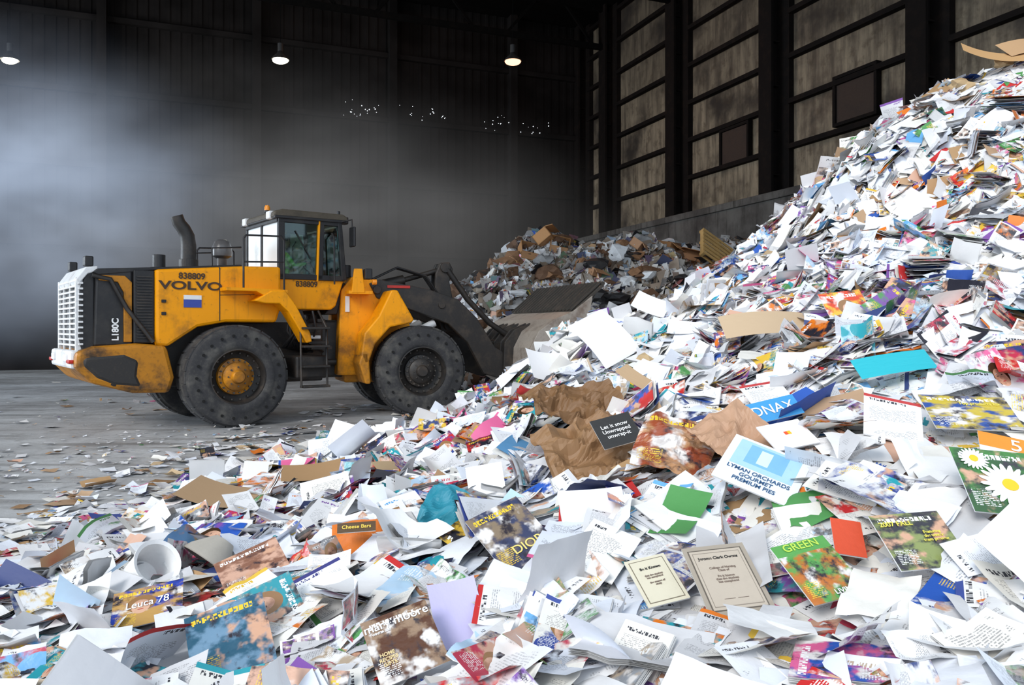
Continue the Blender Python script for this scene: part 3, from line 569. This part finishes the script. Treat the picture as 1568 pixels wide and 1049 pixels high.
E=empty('wooden_pallet',(5.75,21.9,float(H2(5.75,21.9))+.42)); E.rotation_euler=(1.0,.5,.4); wm=dirty('pine_wood',(.52,.33,.12),None,.7,amt=.4)
bm=bmesh.new()
for k in range(7): addbox(bm,(-.6,-.5+k*.155,.05),(.6,-.4+k*.155,.075))
for yy in (-.55,.0,.55): addbox(bm,(yy-.04,-.5,-.06),(yy+.04,.53,.05))
for k in range(3): addbox(bm,(-.6,-.5+k*.46,-.085),(.6,-.4+k*.46,-.06))
fin('pallet_boards',bm,wm,E)

# ------------------------------------------------ wheel loader
TH=math.radians(38)
LX,LY=-5.36,14.0
WL=empty('wheel_loader',(LX,LY,0),TH)
Rm=WL
def wheel(cx,side,parent,tag,hubm,zc=.835):
    c=(cx,side*1.08,zc)
    fl=1 if side<0 else -1
    lathe('tyre_'+tag,[(.44,-.25),(.47,-.30),(.52,-.325),(.60,-.315),(.62,-.305),(.74,-.32),(.80,-.30),(.83,-.25),(.848,-.18),(.848,.18),(.83,.25),(.80,.30),(.74,.32),(.52,.325),(.44,.25)],c,M['rubber'],parent,72,'y',True,fl)
    bm=bmesh.new()
    for i in range(26):
        for sd_ in (-1,1):
            a=(i+(.5 if sd_>0 else 0))*2*math.pi/26
            vs=addbox(bm,(.80,sd_*.04,-.09),(.854,sd_*.25,.09))
            for q in vs:
                x,y,z=q.co; q.co=Vector((c[0]+x*math.cos(a)-z*math.sin(a),c[1]+y,c[2]+x*math.sin(a)+z*math.cos(a)))
    fin('tread_'+tag,bm,M['rubber'],parent,.008)
    bm=bmesh.new()
    for i in range(22):
        a=i*2*math.pi/22; addcyl(bm,(c[0]+.685*math.cos(a),c[1]-.318*fl,c[2]+.685*math.sin(a)),.024,.03,'y',10)
    fin('tyre_cavities_'+tag,bm,M['hole'],parent)
    lathe('rim_'+tag,[(.47,-.27),(.45,-.28),(.43,-.25),(.42,-.12),(.37,-.07),(.28,-.06),(.0,-.06)],c,M['dark'],parent,48,'y',False,fl)
    lathe('rim_flange_'+tag,[(.46,-.27),(.47,-.29),(.445,-.295),(.435,-.27)],c,M['dark'],parent,48,'y',True,fl)
    lathe('hub_'+tag,[(0,-.32),(.09,-.32),(.11,-.30),(.12,-.26),(.20,-.24),(.235,-.21),(.24,-.17),(.30,-.15),(.31,-.08)],c,hubm,parent,40,'y',False,fl)
    bm=bmesh.new()
    for i in range(18):
        a=i*2*math.pi/18; addcyl(bm,(c[0]+.275*math.cos(a),c[1]-.17*fl,c[2]+.275*math.sin(a)),.016,.05,'y',6)
        addcyl(bm,(c[0]+.39*math.cos(a),c[1]-.12*fl,c[2]+.39*math.sin(a)),.016,.05,'y',6)
    for i in range(8):
        a=i*2*math.pi/8; addcyl(bm,(c[0]+.16*math.cos(a),c[1]-.25*fl,c[2]+.16*math.sin(a)),.014,.04,'y',6)
    fin('bolts_'+tag,bm,M['buckd'],parent)
wheel(0,-1,WL,'rear_right',M['yellow']); wheel(0,1,WL,'rear_left',M['yellow'])
Y_=M['yellow']
prism('hood',[(-1.21,1.36),(-1.02,1.34),(-.55,1.66),(-.1,1.74),(.78,1.74),(.86,2.0),(.86,2.72),(.2,2.70),(-1.21,2.58)],-1.02,1.02,Y_,Rm,.05)
prism('hood_seam',[(-.21,1.76),(-.195,1.76),(-.195,2.66),(-.21,2.66)],-1.023,1.023,M['black'],Rm,0)
prism('hood_seam_low',[(-.2,2.20),(.84,2.24),(.84,2.23),(-.2,2.19)],-1.022,1.022,M['black'],Rm,0)
for zz in (1.85,2.05):
    box('hood_latch',(-1.12,-1.04,zz),(-1.05,-1.01,zz+.05),M['black'],Rm,.005)
prism('hood_top_black',[(-2.2,2.50),(-2.12,2.56),(-1.2,2.62),(.2,2.73),(.2,2.69),(-1.2,2.57),(-2.1,2.46)],-.93,.93,M['black'],Rm,.015)
box('louvre_panel',(-1.52,-.98,1.40),(-1.21,.98,2.56),M['black'],Rm,.02)
bm=bmesh.new()
for k in range(22): addbox(bm,(-1.48,-1.0,1.48+k*.046),(-1.25,1.0,1.50+k*.046))
fin('louvre_slats',bm,M['dark'],Rm)
prism('engine_side',[(-2.18,1.36),(-1.52,1.36),(-1.52,2.56),(-2.14,2.50)],-.92,.92,M['black'],Rm,.03)
for sd_ in (-1,1):
    tube('engine_brace',[(-2.1,sd_*.96,2.45),(-1.85,sd_*.97,2.40),(-1.62,sd_*.99,1.95),(-1.25,sd_*1.06,1.42)],.035,M['dark'],Rm)
    prism('engine_side_strip',[(-2.1,2.46),(-1.66,2.46),(-1.54,2.36),(-1.54,1.42),(-1.68,1.42),(-1.68,2.2),(-1.78,2.36),(-2.1,2.38)],sd_*.93-.025,sd_*.93+.025,M['yellowd'],Rm,.01)
prism('grille_frame',[(-2.20,1.28),(-2.36,1.28),(-2.42,1.5),(-2.40,2.25),(-2.28,2.50),(-2.14,2.56),(-2.14,1.28)],-.86,.86,M['black'],Rm,.03)
bm=bmesh.new()
for k in range(13):
    z=1.36+k*.083; addbox(bm,(-2.455,-.80,z),(-2.36,.80,z+.032))
for yy in (-.84,.80): addbox(bm,(-2.46,yy,1.28),(-2.34,yy+.05,2.42))
for yy in (-.3,.28): addbox(bm,(-2.46,yy,1.3),(-2.42,yy+.03,2.4))
for k in range(12):
    z=1.38+k*.085
    for sd_ in (-1,1): addbox(bm,(-2.42,sd_*.87-.02,z),(-2.34,sd_*.87+.02,z+.03))
fin('grille_bars',bm,M['silver'],Rm,.006)
prism('grille_cap',[(-2.42,2.30),(-2.46,2.38),(-2.30,2.58),(-2.1,2.6),(-2.1,2.52),(-2.26,2.48)],-.88,.88,M['silver'],Rm,.015)
for yy in (-.7,.7):
    box('rear_work_lamp',(-2.3,yy-.09,2.60),(-2.15,yy+.09,2.76),M['black'],Rm,.02)
    box('rear_lamp',(-2.60,yy*1.25-.1,1.10),(-2.50,yy*1.25+.1,1.16),M['red'],Rm,.02)
    box('rear_lamp_white',(-2.60,yy*.85-.12,1.12),(-2.46,yy*.85+.12,1.24),M['white'],Rm,.02)
box('rear_bumper',(-2.56,-.95,1.02),(-2.2,.95,1.30),M['silver'],Rm,.04)
prism('counterweight',[(-2.50,1.28),(-2.52,1.05),(-2.25,.80),(-1.55,.62),(-1.0,.60),(-.93,.85),(-1.05,1.36),(-1.5,1.40),(-2.2,1.36)],-1.10,1.10,M['yellowd'],Rm,.07)
prism('counterweight_scuff',[(-2.42,1.24),(-2.46,1.06),(-2.2,.84),(-1.9,.72),(-1.35,.66),(-1.45,.9),(-1.42,1.16),(-1.7,1.28)],-1.115,1.115,M['dark'],Rm,.09)
box('rear_frame',(-1.0,-.45,.65),(1.9,.45,1.75),M['dark'],Rm,.03)
box('axle_rear',(-.2,-.85,.65),(.2,.85,1.0),M['dark'],Rm,.06)
text('hood_lettering','VOLVO',.185,(-.66,-1.03,2.33),(math.pi/2,0,0),M['txt'],Rm,sx=1.6,bold=.005)
text('hood_number','838809',.14,(-.65,-1.03,2.49),(math.pi/2,0,0),M['txt'],Rm,bold=.003)
box('warning_sticker',(-.78,-1.03,1.98),(-.50,-1.02,2.16),M['blue'],Rm,0); box('warning_sticker_head',(-.78,-1.035,2.11),(-.50,-1.02,2.18),M['white'],Rm,0)
text('side_lettering','L180C',.13,(-1.78,-.985,1.62),(math.pi/2,-math.pi/2,0),M['twhite'],Rm,bold=.004)
tube('exhaust_stack',[(-.42,0,2.6),(-.42,0,3.10),(-.44,0,3.26),(-.50,0,3.38),(-.58,0,3.48),(-.62,0,3.60)],.11,M['dark'],Rm,radii=[1.25,1.2,1.15,1.1,1.05,1.0])
cyl('exhaust_base',(-.42,0,2.76),.16,.18,'z',M['dark'],Rm)
cyl('precleaner_pipe',(.16,0,2.8),.09,.3,'z',M['dark'],Rm)
lathe('precleaner',[(0,.24),(.08,.235),(.13,.2),(.17,.1),(.18,0),(.17,-.06),(.1,-.1)],(.16,0,3.0),dirty('smoky_bowl',(.10,.095,.095),None,.3),Rm,28,'z')
cyl('filler_cap',(-1.03,-.5,2.72),.10,.28,'z',M['black'],Rm); cyl('filler_cap_low',(-1.03,-.5,2.62),.14,.06,'z',M['black'],Rm)
prism('fender_platform',[(-.2,2.26),(.30,2.26),(.42,2.20),(.85,2.24),(.85,2.30),(-.2,2.32)],-1.36,-1.0,Y_,Rm,.01)
for sd_ in (-1,1):
    a,c_=sorted((sd_*1.38,sd_*1.02))
    prism('fender',[(.25,2.10),(.55,2.28),(.80,2.28),(.98,2.05),(1.25,1.55),(1.28,1.40),(1.18,1.38),(1.05,1.60),(.85,1.92),(.70,2.06),(.45,2.06)],a,c_,Y_,Rm,.02)
    a,c_=sorted((sd_*1.28,sd_*.55))
    box('tank_step',(1.02,a,.75),(1.62,c_,1.15),M['dark'],Rm,.04)
    for z in (.60,.95,1.30,1.62): box('step_tread',(1.08,sd_*1.36-.12,z),(1.58,sd_*1.36+.06,z+.04),M['dark'],Rm,.01)
    for xx in (1.08,1.56): tube('step_rail',[(xx,sd_*1.38,.6),(xx,sd_*1.34,1.66),(xx,sd_*1.0,1.95)],.02,M['dark'],Rm)
    tube('platform_handrail',[(.1,sd_*1.3,2.3),(.1,sd_*1.3,3.15),(.15,sd_*1.3,3.2),(.75,sd_*1.3,3.22),(.8,sd_*1.3,3.15),(.8,sd_*1.3,2.3)],.018,M['black'],Rm)
    tube('platform_midrail',[(.1,sd_*1.3,2.75),(.8,sd_*1.3,2.78)],.014,M['black'],Rm)
    tube('hood_rail',[(-.2,sd_*.6,2.7),(-.2,sd_*.6,3.02),(.3,sd_*.6,3.06)],.016,M['black'],Rm)
for k in range(9):
    x0=1.3+random.uniform(-.25,.35); tube('hose',[(x0,-.95,1.95),(x0+random.uniform(-.1,.1),-1.0-random.random()*.1,1.6),(x0+random.uniform(-.2,.3),-.8,1.3),(x0+.4,-.5,1.2)],.022,M['black'],Rm)
for k in range(6): box('valve_block',(1.3+random.uniform(-.2,.4),-1.0,1.25+k*.1),(1.45+random.uniform(0,.4),-.6,1.31+k*.1),random.choice([M['dark'],M['silver'],M['dark']]),Rm,.01)
cx0,cx1,cy=.88,2.12,.80
prism('cab_lower',[(cx0,1.98),(1.9,1.98),(2.0,2.05),(2.16,2.52),(2.16,2.56),(cx0,2.56)],-cy,cy,Y_,Rm,.03)
prism('cab_front_lower_dark',[(1.85,1.9),(2.1,1.9),(2.28,2.5),(2.12,2.54),(1.95,2.05)],-cy*.8,cy*.8,M['black'],Rm,.02)
for sd_ in (-1,1):
    y=sd_*cy
    prism('door_frame',[(cx0,2.54),(cx0,3.62),(cx0+.12,3.62),(cx0+.12,2.54)],y-.04,y+.04,M['black'],Rm,.01)
    prism('pillar_b',[(1.62,2.54),(1.66,3.62),(1.76,3.62),(1.72,2.54)],y-.04,y+.04,M['black'],Rm,.01)
    prism('pillar_b_yellow',[(1.60,2.50),(1.64,3.62),(1.67,3.62),(1.63,2.50)],y-.05,y+.05,Y_,Rm,.005)
    prism('pillar_front',[(2.10,2.54),(2.02,3.62),(2.10,3.62),(2.2,2.54)],y-.05,y+.05,M['black'],Rm,.01)
    prism('sill',[(cx0,2.52),(2.16,2.52),(2.16,2.62),(cx0,2.62)],y-.04,y+.04,M['black'],Rm,.01)
    prism('header',[(cx0,3.54),(2.1,3.54),(2.1,3.64),(cx0,3.64)],y-.045,y+.045,M['black'],Rm,.01)
    prism('door_glass',[(1.0,2.62),(1.62,2.62),(1.64,3.54),(1.0,3.54)],y-.005,y+.005,M['glass'],Rm,0)
    prism('front_side_glass',[(1.74,2.62),(2.1,2.62),(2.02,3.54),(1.76,3.54)],y-.005,y+.005,M['glass'],Rm,0)
    tube('cab_handrail',[(1.9,sd_*.95,2.45),(1.88,sd_*.98,3.3),(1.9,sd_*.85,3.4)],.016,M['black'],Rm)
    tube('mirror_arm',[(2.05,sd_*.8,3.62),(2.2,sd_*1.05,3.66),(2.2,sd_*1.07,3.5)],.016,M['black'],Rm)
    box('mirror',(2.18,sd_*1.07-.1,3.15),(2.23,sd_*1.07+.1,3.52),M['black'],Rm,.02)
    box('cab_front_lamp',(2.2,sd_*.6-.08,3.62),(2.32,sd_*.6+.08,3.76),M['black'],Rm,.02)
    box('cab_rear_lamp',(.76,sd_*.62-.09,3.60),(.86,sd_*.62+.09,3.74),M['white'],Rm,.02)
box('rear_glass',(cx0+.02,-.74,2.62),(cx0+.03,.74,3.54),M['glareglass'],Rm,0)
box('front_glass',(2.08,-.74,2.62),(2.085,.74,3.54),M['glass'],Rm,0)
box('cab_rear_header',(cx0-.02,-.8,3.54),(cx0+.06,.8,3.64),M['black'],Rm,.01)
box('cab_rear_mid',(cx0-.01,-.03,2.6),(cx0+.04,.03,3.6),M['black'],Rm,.005)
prism('cab_roof',[(.78,3.62),(.80,3.72),(.95,3.77),(2.12,3.77),(2.22,3.72),(2.22,3.64)],-.87,.87,dirty('dusty_roof',(.08,.065,.045),None,.6),Rm,.03)
prism('cab_roof_edge',[(.80,3.60),(.80,3.65),(2.21,3.66),(2.21,3.61)],-.88,.88,M['black'],Rm,.01)
cyl('beacon_base',(.86,-.35,3.77),.05,.05,'z',M['black'],Rm); lathe('beacon',[(0,.10),(.035,.09),(.05,.05),(.05,0)],(.86,-.35,3.79),M['orange'],Rm,20,'z')
cyl('beacon_base',(2.1,-.7,3.8),.03,.1,'z',M['black'],Rm)
tube('wiper',[(1.2,-.82,3.4),(1.5,-.82,2.9)],.01,M['black'],Rm)
text('cab_number','838809',.14,(1.42,-.81,2.44),(math.pi/2,0,0),M['txt'],Rm,bold=.003)
box('seat_base',(1.1,-.26,2.1),(1.6,.26,2.42),M['seat'],Rm,.05); box('seat_back',(1.0,-.25,2.4),(1.14,.25,3.1),M['seat'],Rm,.05)
cyl('steering_column',(1.88,0,2.45),.04,.7,'z',M['black'],Rm)
tube('steering_wheel',[(1.80+.1*math.cos(a)*.8,.19*math.sin(a),2.82-.1*math.cos(a)) for a in np.linspace(0,2*math.pi,20,endpoint=False)],.015,M['black'],Rm,True)
for ob in list(WL.children):
    if ob.type=='MESH' and not ob.name.startswith(('tyre','rim','hub','bolt','tread')):
        for v_ in ob.data.vertices:
            if v_.co.x<-1.52: v_.co.x=-1.52+(v_.co.x+1.52)*.84
FR=empty('front_frame',(1.90,0,0),math.radians(-15),WL)
wheel(1.8,-1,FR,'front_right',M['dark']); wheel(1.8,1,FR,'front_left',M['dark'])
box('articulation_joint',(-.4,-.3,.7),(.7,.3,1.8),M['dark'],FR,.05)
cyl('articulation_pin',(0,0,1.3),.14,1.2,'z',M['dark'],FR)
for sd_ in (-1,1): tube('steer_ram',[(-.9,sd_*.5,1.0),(.7,sd_*.42,1.0)],.06,M['dark'],FR)
box('front_frame_base',(.5,-.5,.6),(2.7,.5,1.3),M['yellowd'],FR,.05)
box('axle_front',(1.6,-.85,.65),(2.0,.85,1.0),M['dark'],FR,.06)
for sd_ in (-1,1):
    a,c_=sorted((sd_*.62,sd_*.30))
    prism('loader_tower',[(.35,.75),(.42,2.35),(.62,2.62),(.9,2.62),(1.35,2.45),(1.75,1.75),(1.9,1.2),(1.8,.75)],a,c_,Y_,FR,.03)
    a,c_=sorted((sd_*1.30,sd_*.66))
    prism('front_fender',[(.66,1.15),(.72,1.55),(.98,1.86),(1.22,2.35),(1.34,2.35),(1.66,1.80),(1.60,1.74),(1.20,1.66),(.92,1.35),(.80,1.0),(.72,.98)],a,c_,Y_,FR,.03)
    prism('front_mudguard',[(.74,.62),(.62,1.0),(.68,1.2),(.80,1.2),(.84,.62)],a,c_,M['yellowd'],FR,.03)
    prism('headlight_bracket',[(.55,2.3),(.6,2.75),(.75,2.75),(.8,2.3)],sd_*.95-.03,sd_*.95+.03,Y_,FR,.01)
    box('headlight',(.78,sd_*.98-.1,2.55),(.92,sd_*.98+.1,2.75),M['black'],FR,.02); cyl('turn_lamp',(.95,sd_*1.1,2.5),.05,.08,'x',M['orange'],FR)
    a,c_=sorted((sd_*.97,sd_*.64)); box('lamp_bracket',(.5,a,2.28),(.95,c_,2.34),Y_,FR,.005)
    a,c_=sd_*.60-.06,sd_*.60+.06
    prism('lift_arm',[(.95,2.50),(1.15,2.58),(2.1,2.42),(2.75,2.22),(3.15,1.85),(3.55,1.25),(4.0,1.02),(4.02,.72),(3.75,.58),(3.3,.72),(2.95,1.35),(2.55,1.72),(2.0,1.92),(1.1,2.22)],a,c_,M['dark'],FR,.02)
    tube('lift_ram',[(1.1,sd_*.45,1.15),(2.3,sd_*.5,1.75)],.08,M['silver'],FR)
    tube('lift_ram_barrel',[(1.0,sd_*.45,1.1),(1.8,sd_*.47,1.5)],.11,M['yellowd'],FR)
    cyl('arm_pin',(1.1,sd_*.6,2.38),.08,.2,'y',M['dark'],FR); cyl('arm_pin',(3.82,sd_*.6,.82),.09,.2,'y',M['silver'],FR); cyl('arm_pin',(2.4,sd_*.6,2.1),.07,.18,'y',M['dark'],FR)
cyl('arm_cross_tube',(3.0,0,1.65),.16,1.2,'y',M['dark'],FR)
box('hazard_stripe',(1.3,-.68,2.42),(1.75,-.655,2.47),M['red'],FR,0)
box('label_white',(.50,-.635,1.95),(.58,-.62,2.25),M['white'],FR,0)
for yy in (-.16,.16):
    prism('tilt_lever',[(2.55,1.55),(2.40,2.2),(2.42,2.75),(2.52,2.98),(2.72,3.0),(2.80,2.85),(2.72,2.6),(2.80,2.2),(2.86,1.6)],yy-.04,yy+.04,M['dark'],FR,.02)
cyl('lever_pin',(2.62,0,2.88),.10,.5,'y',M['dark'],FR); cyl('lever_pin_low',(2.68,0,1.7),.10,.6,'y',M['dark'],FR)
tube('tilt_ram_barrel',[(.7,0,2.35),(1.8,0,2.62)],.11,M['dark'],FR); tube('tilt_ram_rod',[(1.8,0,2.62),(2.62,0,2.86)],.055,M['dark'],FR)
tube('tilt_link',[(2.66,-.2,2.86),(3.1,-.2,2.25),(3.6,-.2,1.75),(4.0,-.2,1.5)],.06,M['dark'],FR)
tube('tilt_link',[(2.7,0,1.65),(3.4,0,1.35),(4.0,0,1.3)],.08,M['dark'],FR)
for k in range(3): tube('hydraulic_hose',[(.9,-.3+.1*k,2.5),(1.6,-.3+.1*k,2.85),(2.2,-.25+.1*k,2.7),(2.5,-.2+.1*k,2.3)],.02,M['black'],FR)
cyl('front_filter',(.62,-.1,2.75),.09,.25,'z',M['black'],FR)
outer=[(5.55,2.55),(4.86,1.98),(4.45,1.82),(4.10,1.58),(3.92,1.25),(3.90,.92),(4.05,.62),(4.35,.45),(5.5,.25)]
inner=[(5.5,.30),(4.38,.51),(4.12,.68),(3.98,.95),(4.0,1.22),(4.16,1.52),(4.48,1.75),(4.89,1.91),(5.57,2.49)]
bw=1.55
prism('bucket_shell',outer[1:]+inner[:-1],-bw,bw,M['rust'],FR,.005)
prism('bucket_spill_guard',[(5.55,2.55),(4.86,1.98),(4.89,1.93),(5.58,2.50)],-bw,bw,M['buckd'],FR,.005)
bm=bmesh.new()
for k in range(19):
    y=-bw+.05+k*(2*bw-.1)/18
    vs=[bm.verts.new(p) for p in ((4.84,y-.02,2.0),(4.84,y+.02,2.0),(5.53,y+.02,2.575),(5.53,y-.02,2.575),(4.82,y-.02,2.03),(4.82,y+.02,2.03),(5.51,y+.02,2.605),(5.51,y-.02,2.605))]
    for f in ((0,1,2,3),(4,5,6,7),(0,1,5,4),(2,3,7,6),(1,2,6,5),(0,3,7,4)): bm.faces.new([vs[i] for i in f])
fin('spill_guard_ribs',bm,M['buckd'],FR)
tube('spill_guard_edge',[(5.56,-bw,2.56),(5.56,bw,2.56)],.04,M['buckd'],FR)
for sd_ in (-1,1):
    y=sd_*bw
    prism('bucket_end',[(4.86,1.98),(4.45,1.82),(4.10,1.58),(3.92,1.25),(3.90,.92),(4.05,.62),(4.35,.45),(5.5,.25),(5.65,.9),(5.2,1.7),(5.3,2.3)],y-.025,y+.025,M['rust'],FR,.005)
    prism('bucket_side_cutter',[(5.4,.22),(5.72,.26),(5.8,.95),(5.3,1.75),(5.2,1.65),(5.6,.9)],y-.045,y+.045,M['buckd'],FR,.01)
for yy in (-.6,.6,0):
    for q in (-.14,.08):
        prism('bucket_lug',[(4.3,1.75),(3.95,1.62),(3.72,1.35),(3.70,.75),(3.8,.62),(4.1,.6),(4.0,1.0)],yy+q,yy+q+.06,M['dark'],FR,.01)
prism('bucket_floor_edge',[(5.4,.24),(5.85,.18),(5.85,.21),(5.4,.30)],-bw,bw,M['silver'],FR,0)

# ---- operator (seated, hands on wheel)
OP=empty('loader_operator',(LX,LY,0),TH)
J={0:(1.30,0,2.50,.16),1:(1.24,0,2.72,.15),2:(1.26,0,2.95,.17),3:(1.28,0,3.06,.09),4:(1.29,0,3.14,.055),5:(1.30,0,3.2,.055),
6:(1.27,-.19,3.02,.065),7:(1.42,-.24,2.80,.05),8:(1.62,-.15,2.86,.036),9:(1.70,-.13,2.88,.03),10:(1.27,.19,3.02,.065),11:(1.42,.24,2.80,.05),12:(1.62,.15,2.86,.036),13:(1.70,.13,2.88,.03),
14:(1.36,-.1,2.48,.10),15:(1.74,-.14,2.52,.07),16:(1.84,-.14,2.15,.045),17:(1.95,-.14,2.08,.04),18:(1.36,.1,2.48,.10),19:(1.74,.14,2.52,.07),20:(1.84,.14,2.15,.045),21:(1.95,.14,2.08,.04)}
ED=[(0,1),(1,2),(2,3),(3,4),(4,5),(2,6),(6,7),(7,8),(8,9),(2,10),(10,11),(11,12),(12,13),(0,14),(14,15),(15,16),(16,17),(0,18),(18,19),(19,20),(20,21)]
me=bpy.data.meshes.new('operator_body'); me.from_pydata([J[i][:3] for i in range(22)],ED,[]); ob=bpy.data.objects.new('body',me); COL.objects.link(ob); ob.parent=OP
ob.modifiers.new('s','SKIN'); ob.modifiers.new('ss','SUBSURF').render_levels=2; ob.modifiers['ss'].levels=1
for i in range(22): ob.data.skin_vertices[0].data[i].radius=(J[i][3],J[i][3]); ob.data.skin_vertices[0].data[i].use_root=(i==0)
m=bpy.data.materials.new('work_clothes'); bb=NB(m); o=bb.obj(); sp=bb.add('ShaderNodeSeparateXYZ'); bb.l.new(o,sp.inputs[0])
col=bb.mix(bb.m('GREATER_THAN',sp.outputs[2],2.60),(.03,.04,.08),(.3,.95,.10)); col=bb.mix(bb.m('GREATER_THAN',sp.outputs[2],3.10),col,(.55,.3,.2)); col=bb.mix(bb.m('COMPARE',sp.outputs[2],2.78,.025),col,(.75,.75,.7))
bb.out(bb.bsdf(col,.7)); me.materials.append(m)
bm=bmesh.new(); bmesh.ops.create_uvsphere(bm,u_segments=24,v_segments=18,radius=.1)
for v_ in bm.verts:
    x,y,z=v_.co; x*=1.05;y*=.80;z*=1.22
    if x>.07 and abs(y)<.018 and -.03<z<.015: x+=.022
    if z<-.04: y*=.85; x*=.95 if x<0 else 1
    v_.co=(x+1.32,y,z+3.27)
fin('head',bm,M['skin'],OP,smooth=True)
for sd_ in (-1,1):
    bm=bmesh.new(); bmesh.ops.create_uvsphere(bm,u_segments=8,v_segments=6,radius=.011,matrix=Matrix.Translation((1.415,sd_*.03,3.28))); fin('eye',bm,M['hair'],OP)
    bm=bmesh.new(); bmesh.ops.create_uvsphere(bm,u_segments=8,v_segments=6,radius=.025,matrix=Matrix.Translation((1.31,sd_*.082,3.27))@Matrix.Scale(.4,4,(0,1,0))); fin('ear',bm,M['skin'],OP)
    for k in range(5):
        o0=(k-2)*.018; L_=[.05,.07,.075,.07,.055][k]
        if k==0: pts=[(1.70,sd_*.12,2.90),(1.73,sd_*.09,2.90),(1.75,sd_*.08,2.88)]
        else: pts=[(1.72,sd_*.13+o0,2.90),(1.72+L_*.5,sd_*.13+o0,2.905),(1.72+L_*.8,sd_*.13+o0,2.88),(1.72+L_*.6,sd_*.13+o0,2.86)]
        tube('finger',pts,.009,M['skin'],OP)
box('mouth',(1.412,-.02,3.215),(1.42,.02,3.222),M['red'],OP,0)
lathe('hair_cap',[(0,.135),(.05,.125),(.085,.09),(.1,.04),(.095,.0)],(1.30,0,3.29),M['hair'],OP,24,'z')

# ------------------------------------------------ dust haze (emission volumes, their glow stands in for lit dust)
def haze(name,loc,sc,c,st,nscale,thr):
    bm=bmesh.new(); bmesh.ops.create_icosphere(bm,subdivisions=3,radius=1); ob=fin(name,bm,None); ob.location=loc; ob.scale=sc
    m=bpy.data.materials.new('dust_glow'); b=NB(m); o=b.obj()
    ln=b.add('ShaderNodeVectorMath',operation='LENGTH'); b.l.new(o,ln.inputs[0])
    f=b.m('SUBTRACT',1.0,b.m('POWER',ln.outputs['Value'],2.0),clamp=True); f=b.m('POWER',f,1.8)
    n=b.sm(b.noise(o,nscale,3,.55),thr,thr+.35); f=b.m('MULTIPLY',f,b.m('ADD',b.m('MULTIPLY',n,.9),.1))
    e=b.add('ShaderNodeEmission'); b.put(e.inputs[0],c); b.l.new(b.m('MULTIPLY',f,st),e.inputs[1])
    b.out(None,e.outputs[0]); ob.data.materials.append(m)
haze('dust_glow_cloud',(-13.8,20.5,5.2),(7.5,5.5,5.0),(.62,.76,1),.120,2.2,.32)
haze('dust_glow_cloud',(-8,23,4.6),(11,5,5.6),(.84,.86,.88),.034,2.2,.33)
haze('dust_glow_cloud',(-2.5,25,3.8),(9,4,5.5),(.88,.86,.84),.009,2.0,.3)

# ------------------------------------------------ light
W=bpy.data.worlds.new('overcast_sky'); S.world=W; W.use_nodes=True; nt=W.node_tree; nt.nodes.clear()
bg=nt.nodes.new('ShaderNodeBackground'); bg.inputs[0].default_value=(.74,.86,1,1); bg.inputs[1].default_value=1.5; wo=nt.nodes.new('ShaderNodeOutputWorld'); nt.links.new(bg.outputs[0],wo.inputs[0])
L=bpy.data.lights.new('hazy_sun','SUN'); L.energy=2.4; L.angle=math.radians(22); L.color=(1,.97,.92)
lo=bpy.data.objects.new('hazy_sun',L); COL.objects.link(lo); lo.rotation_euler=Vector((.45,.8,-.62)).to_track_quat('-Z','Y').to_euler()
L=bpy.data.lights.new('side_door_daylight','AREA'); L.energy=5200; L.shape='RECTANGLE'; L.size=16; L.size_y=7; L.color=(.80,.90,1)
lo=bpy.data.objects.new('side_door_daylight',L); COL.objects.link(lo); lo.location=(-30,14,5); lo.rotation_euler=Vector((.95,.05,-.25)).to_track_quat('-Z','Y').to_euler()
# ------------------------------------------------ camera
cam=bpy.data.cameras.new('camera'); cam.sensor_width=36; cam.lens=36*1196/1568; cam.shift_y=-21/1568; cam.clip_end=300
co=bpy.data.objects.new('camera',cam); COL.objects.link(co); co.location=(0,0,1.63); co.rotation_euler=(math.pi/2,0,0); S.camera=co
bpy.context.view_layer.update()
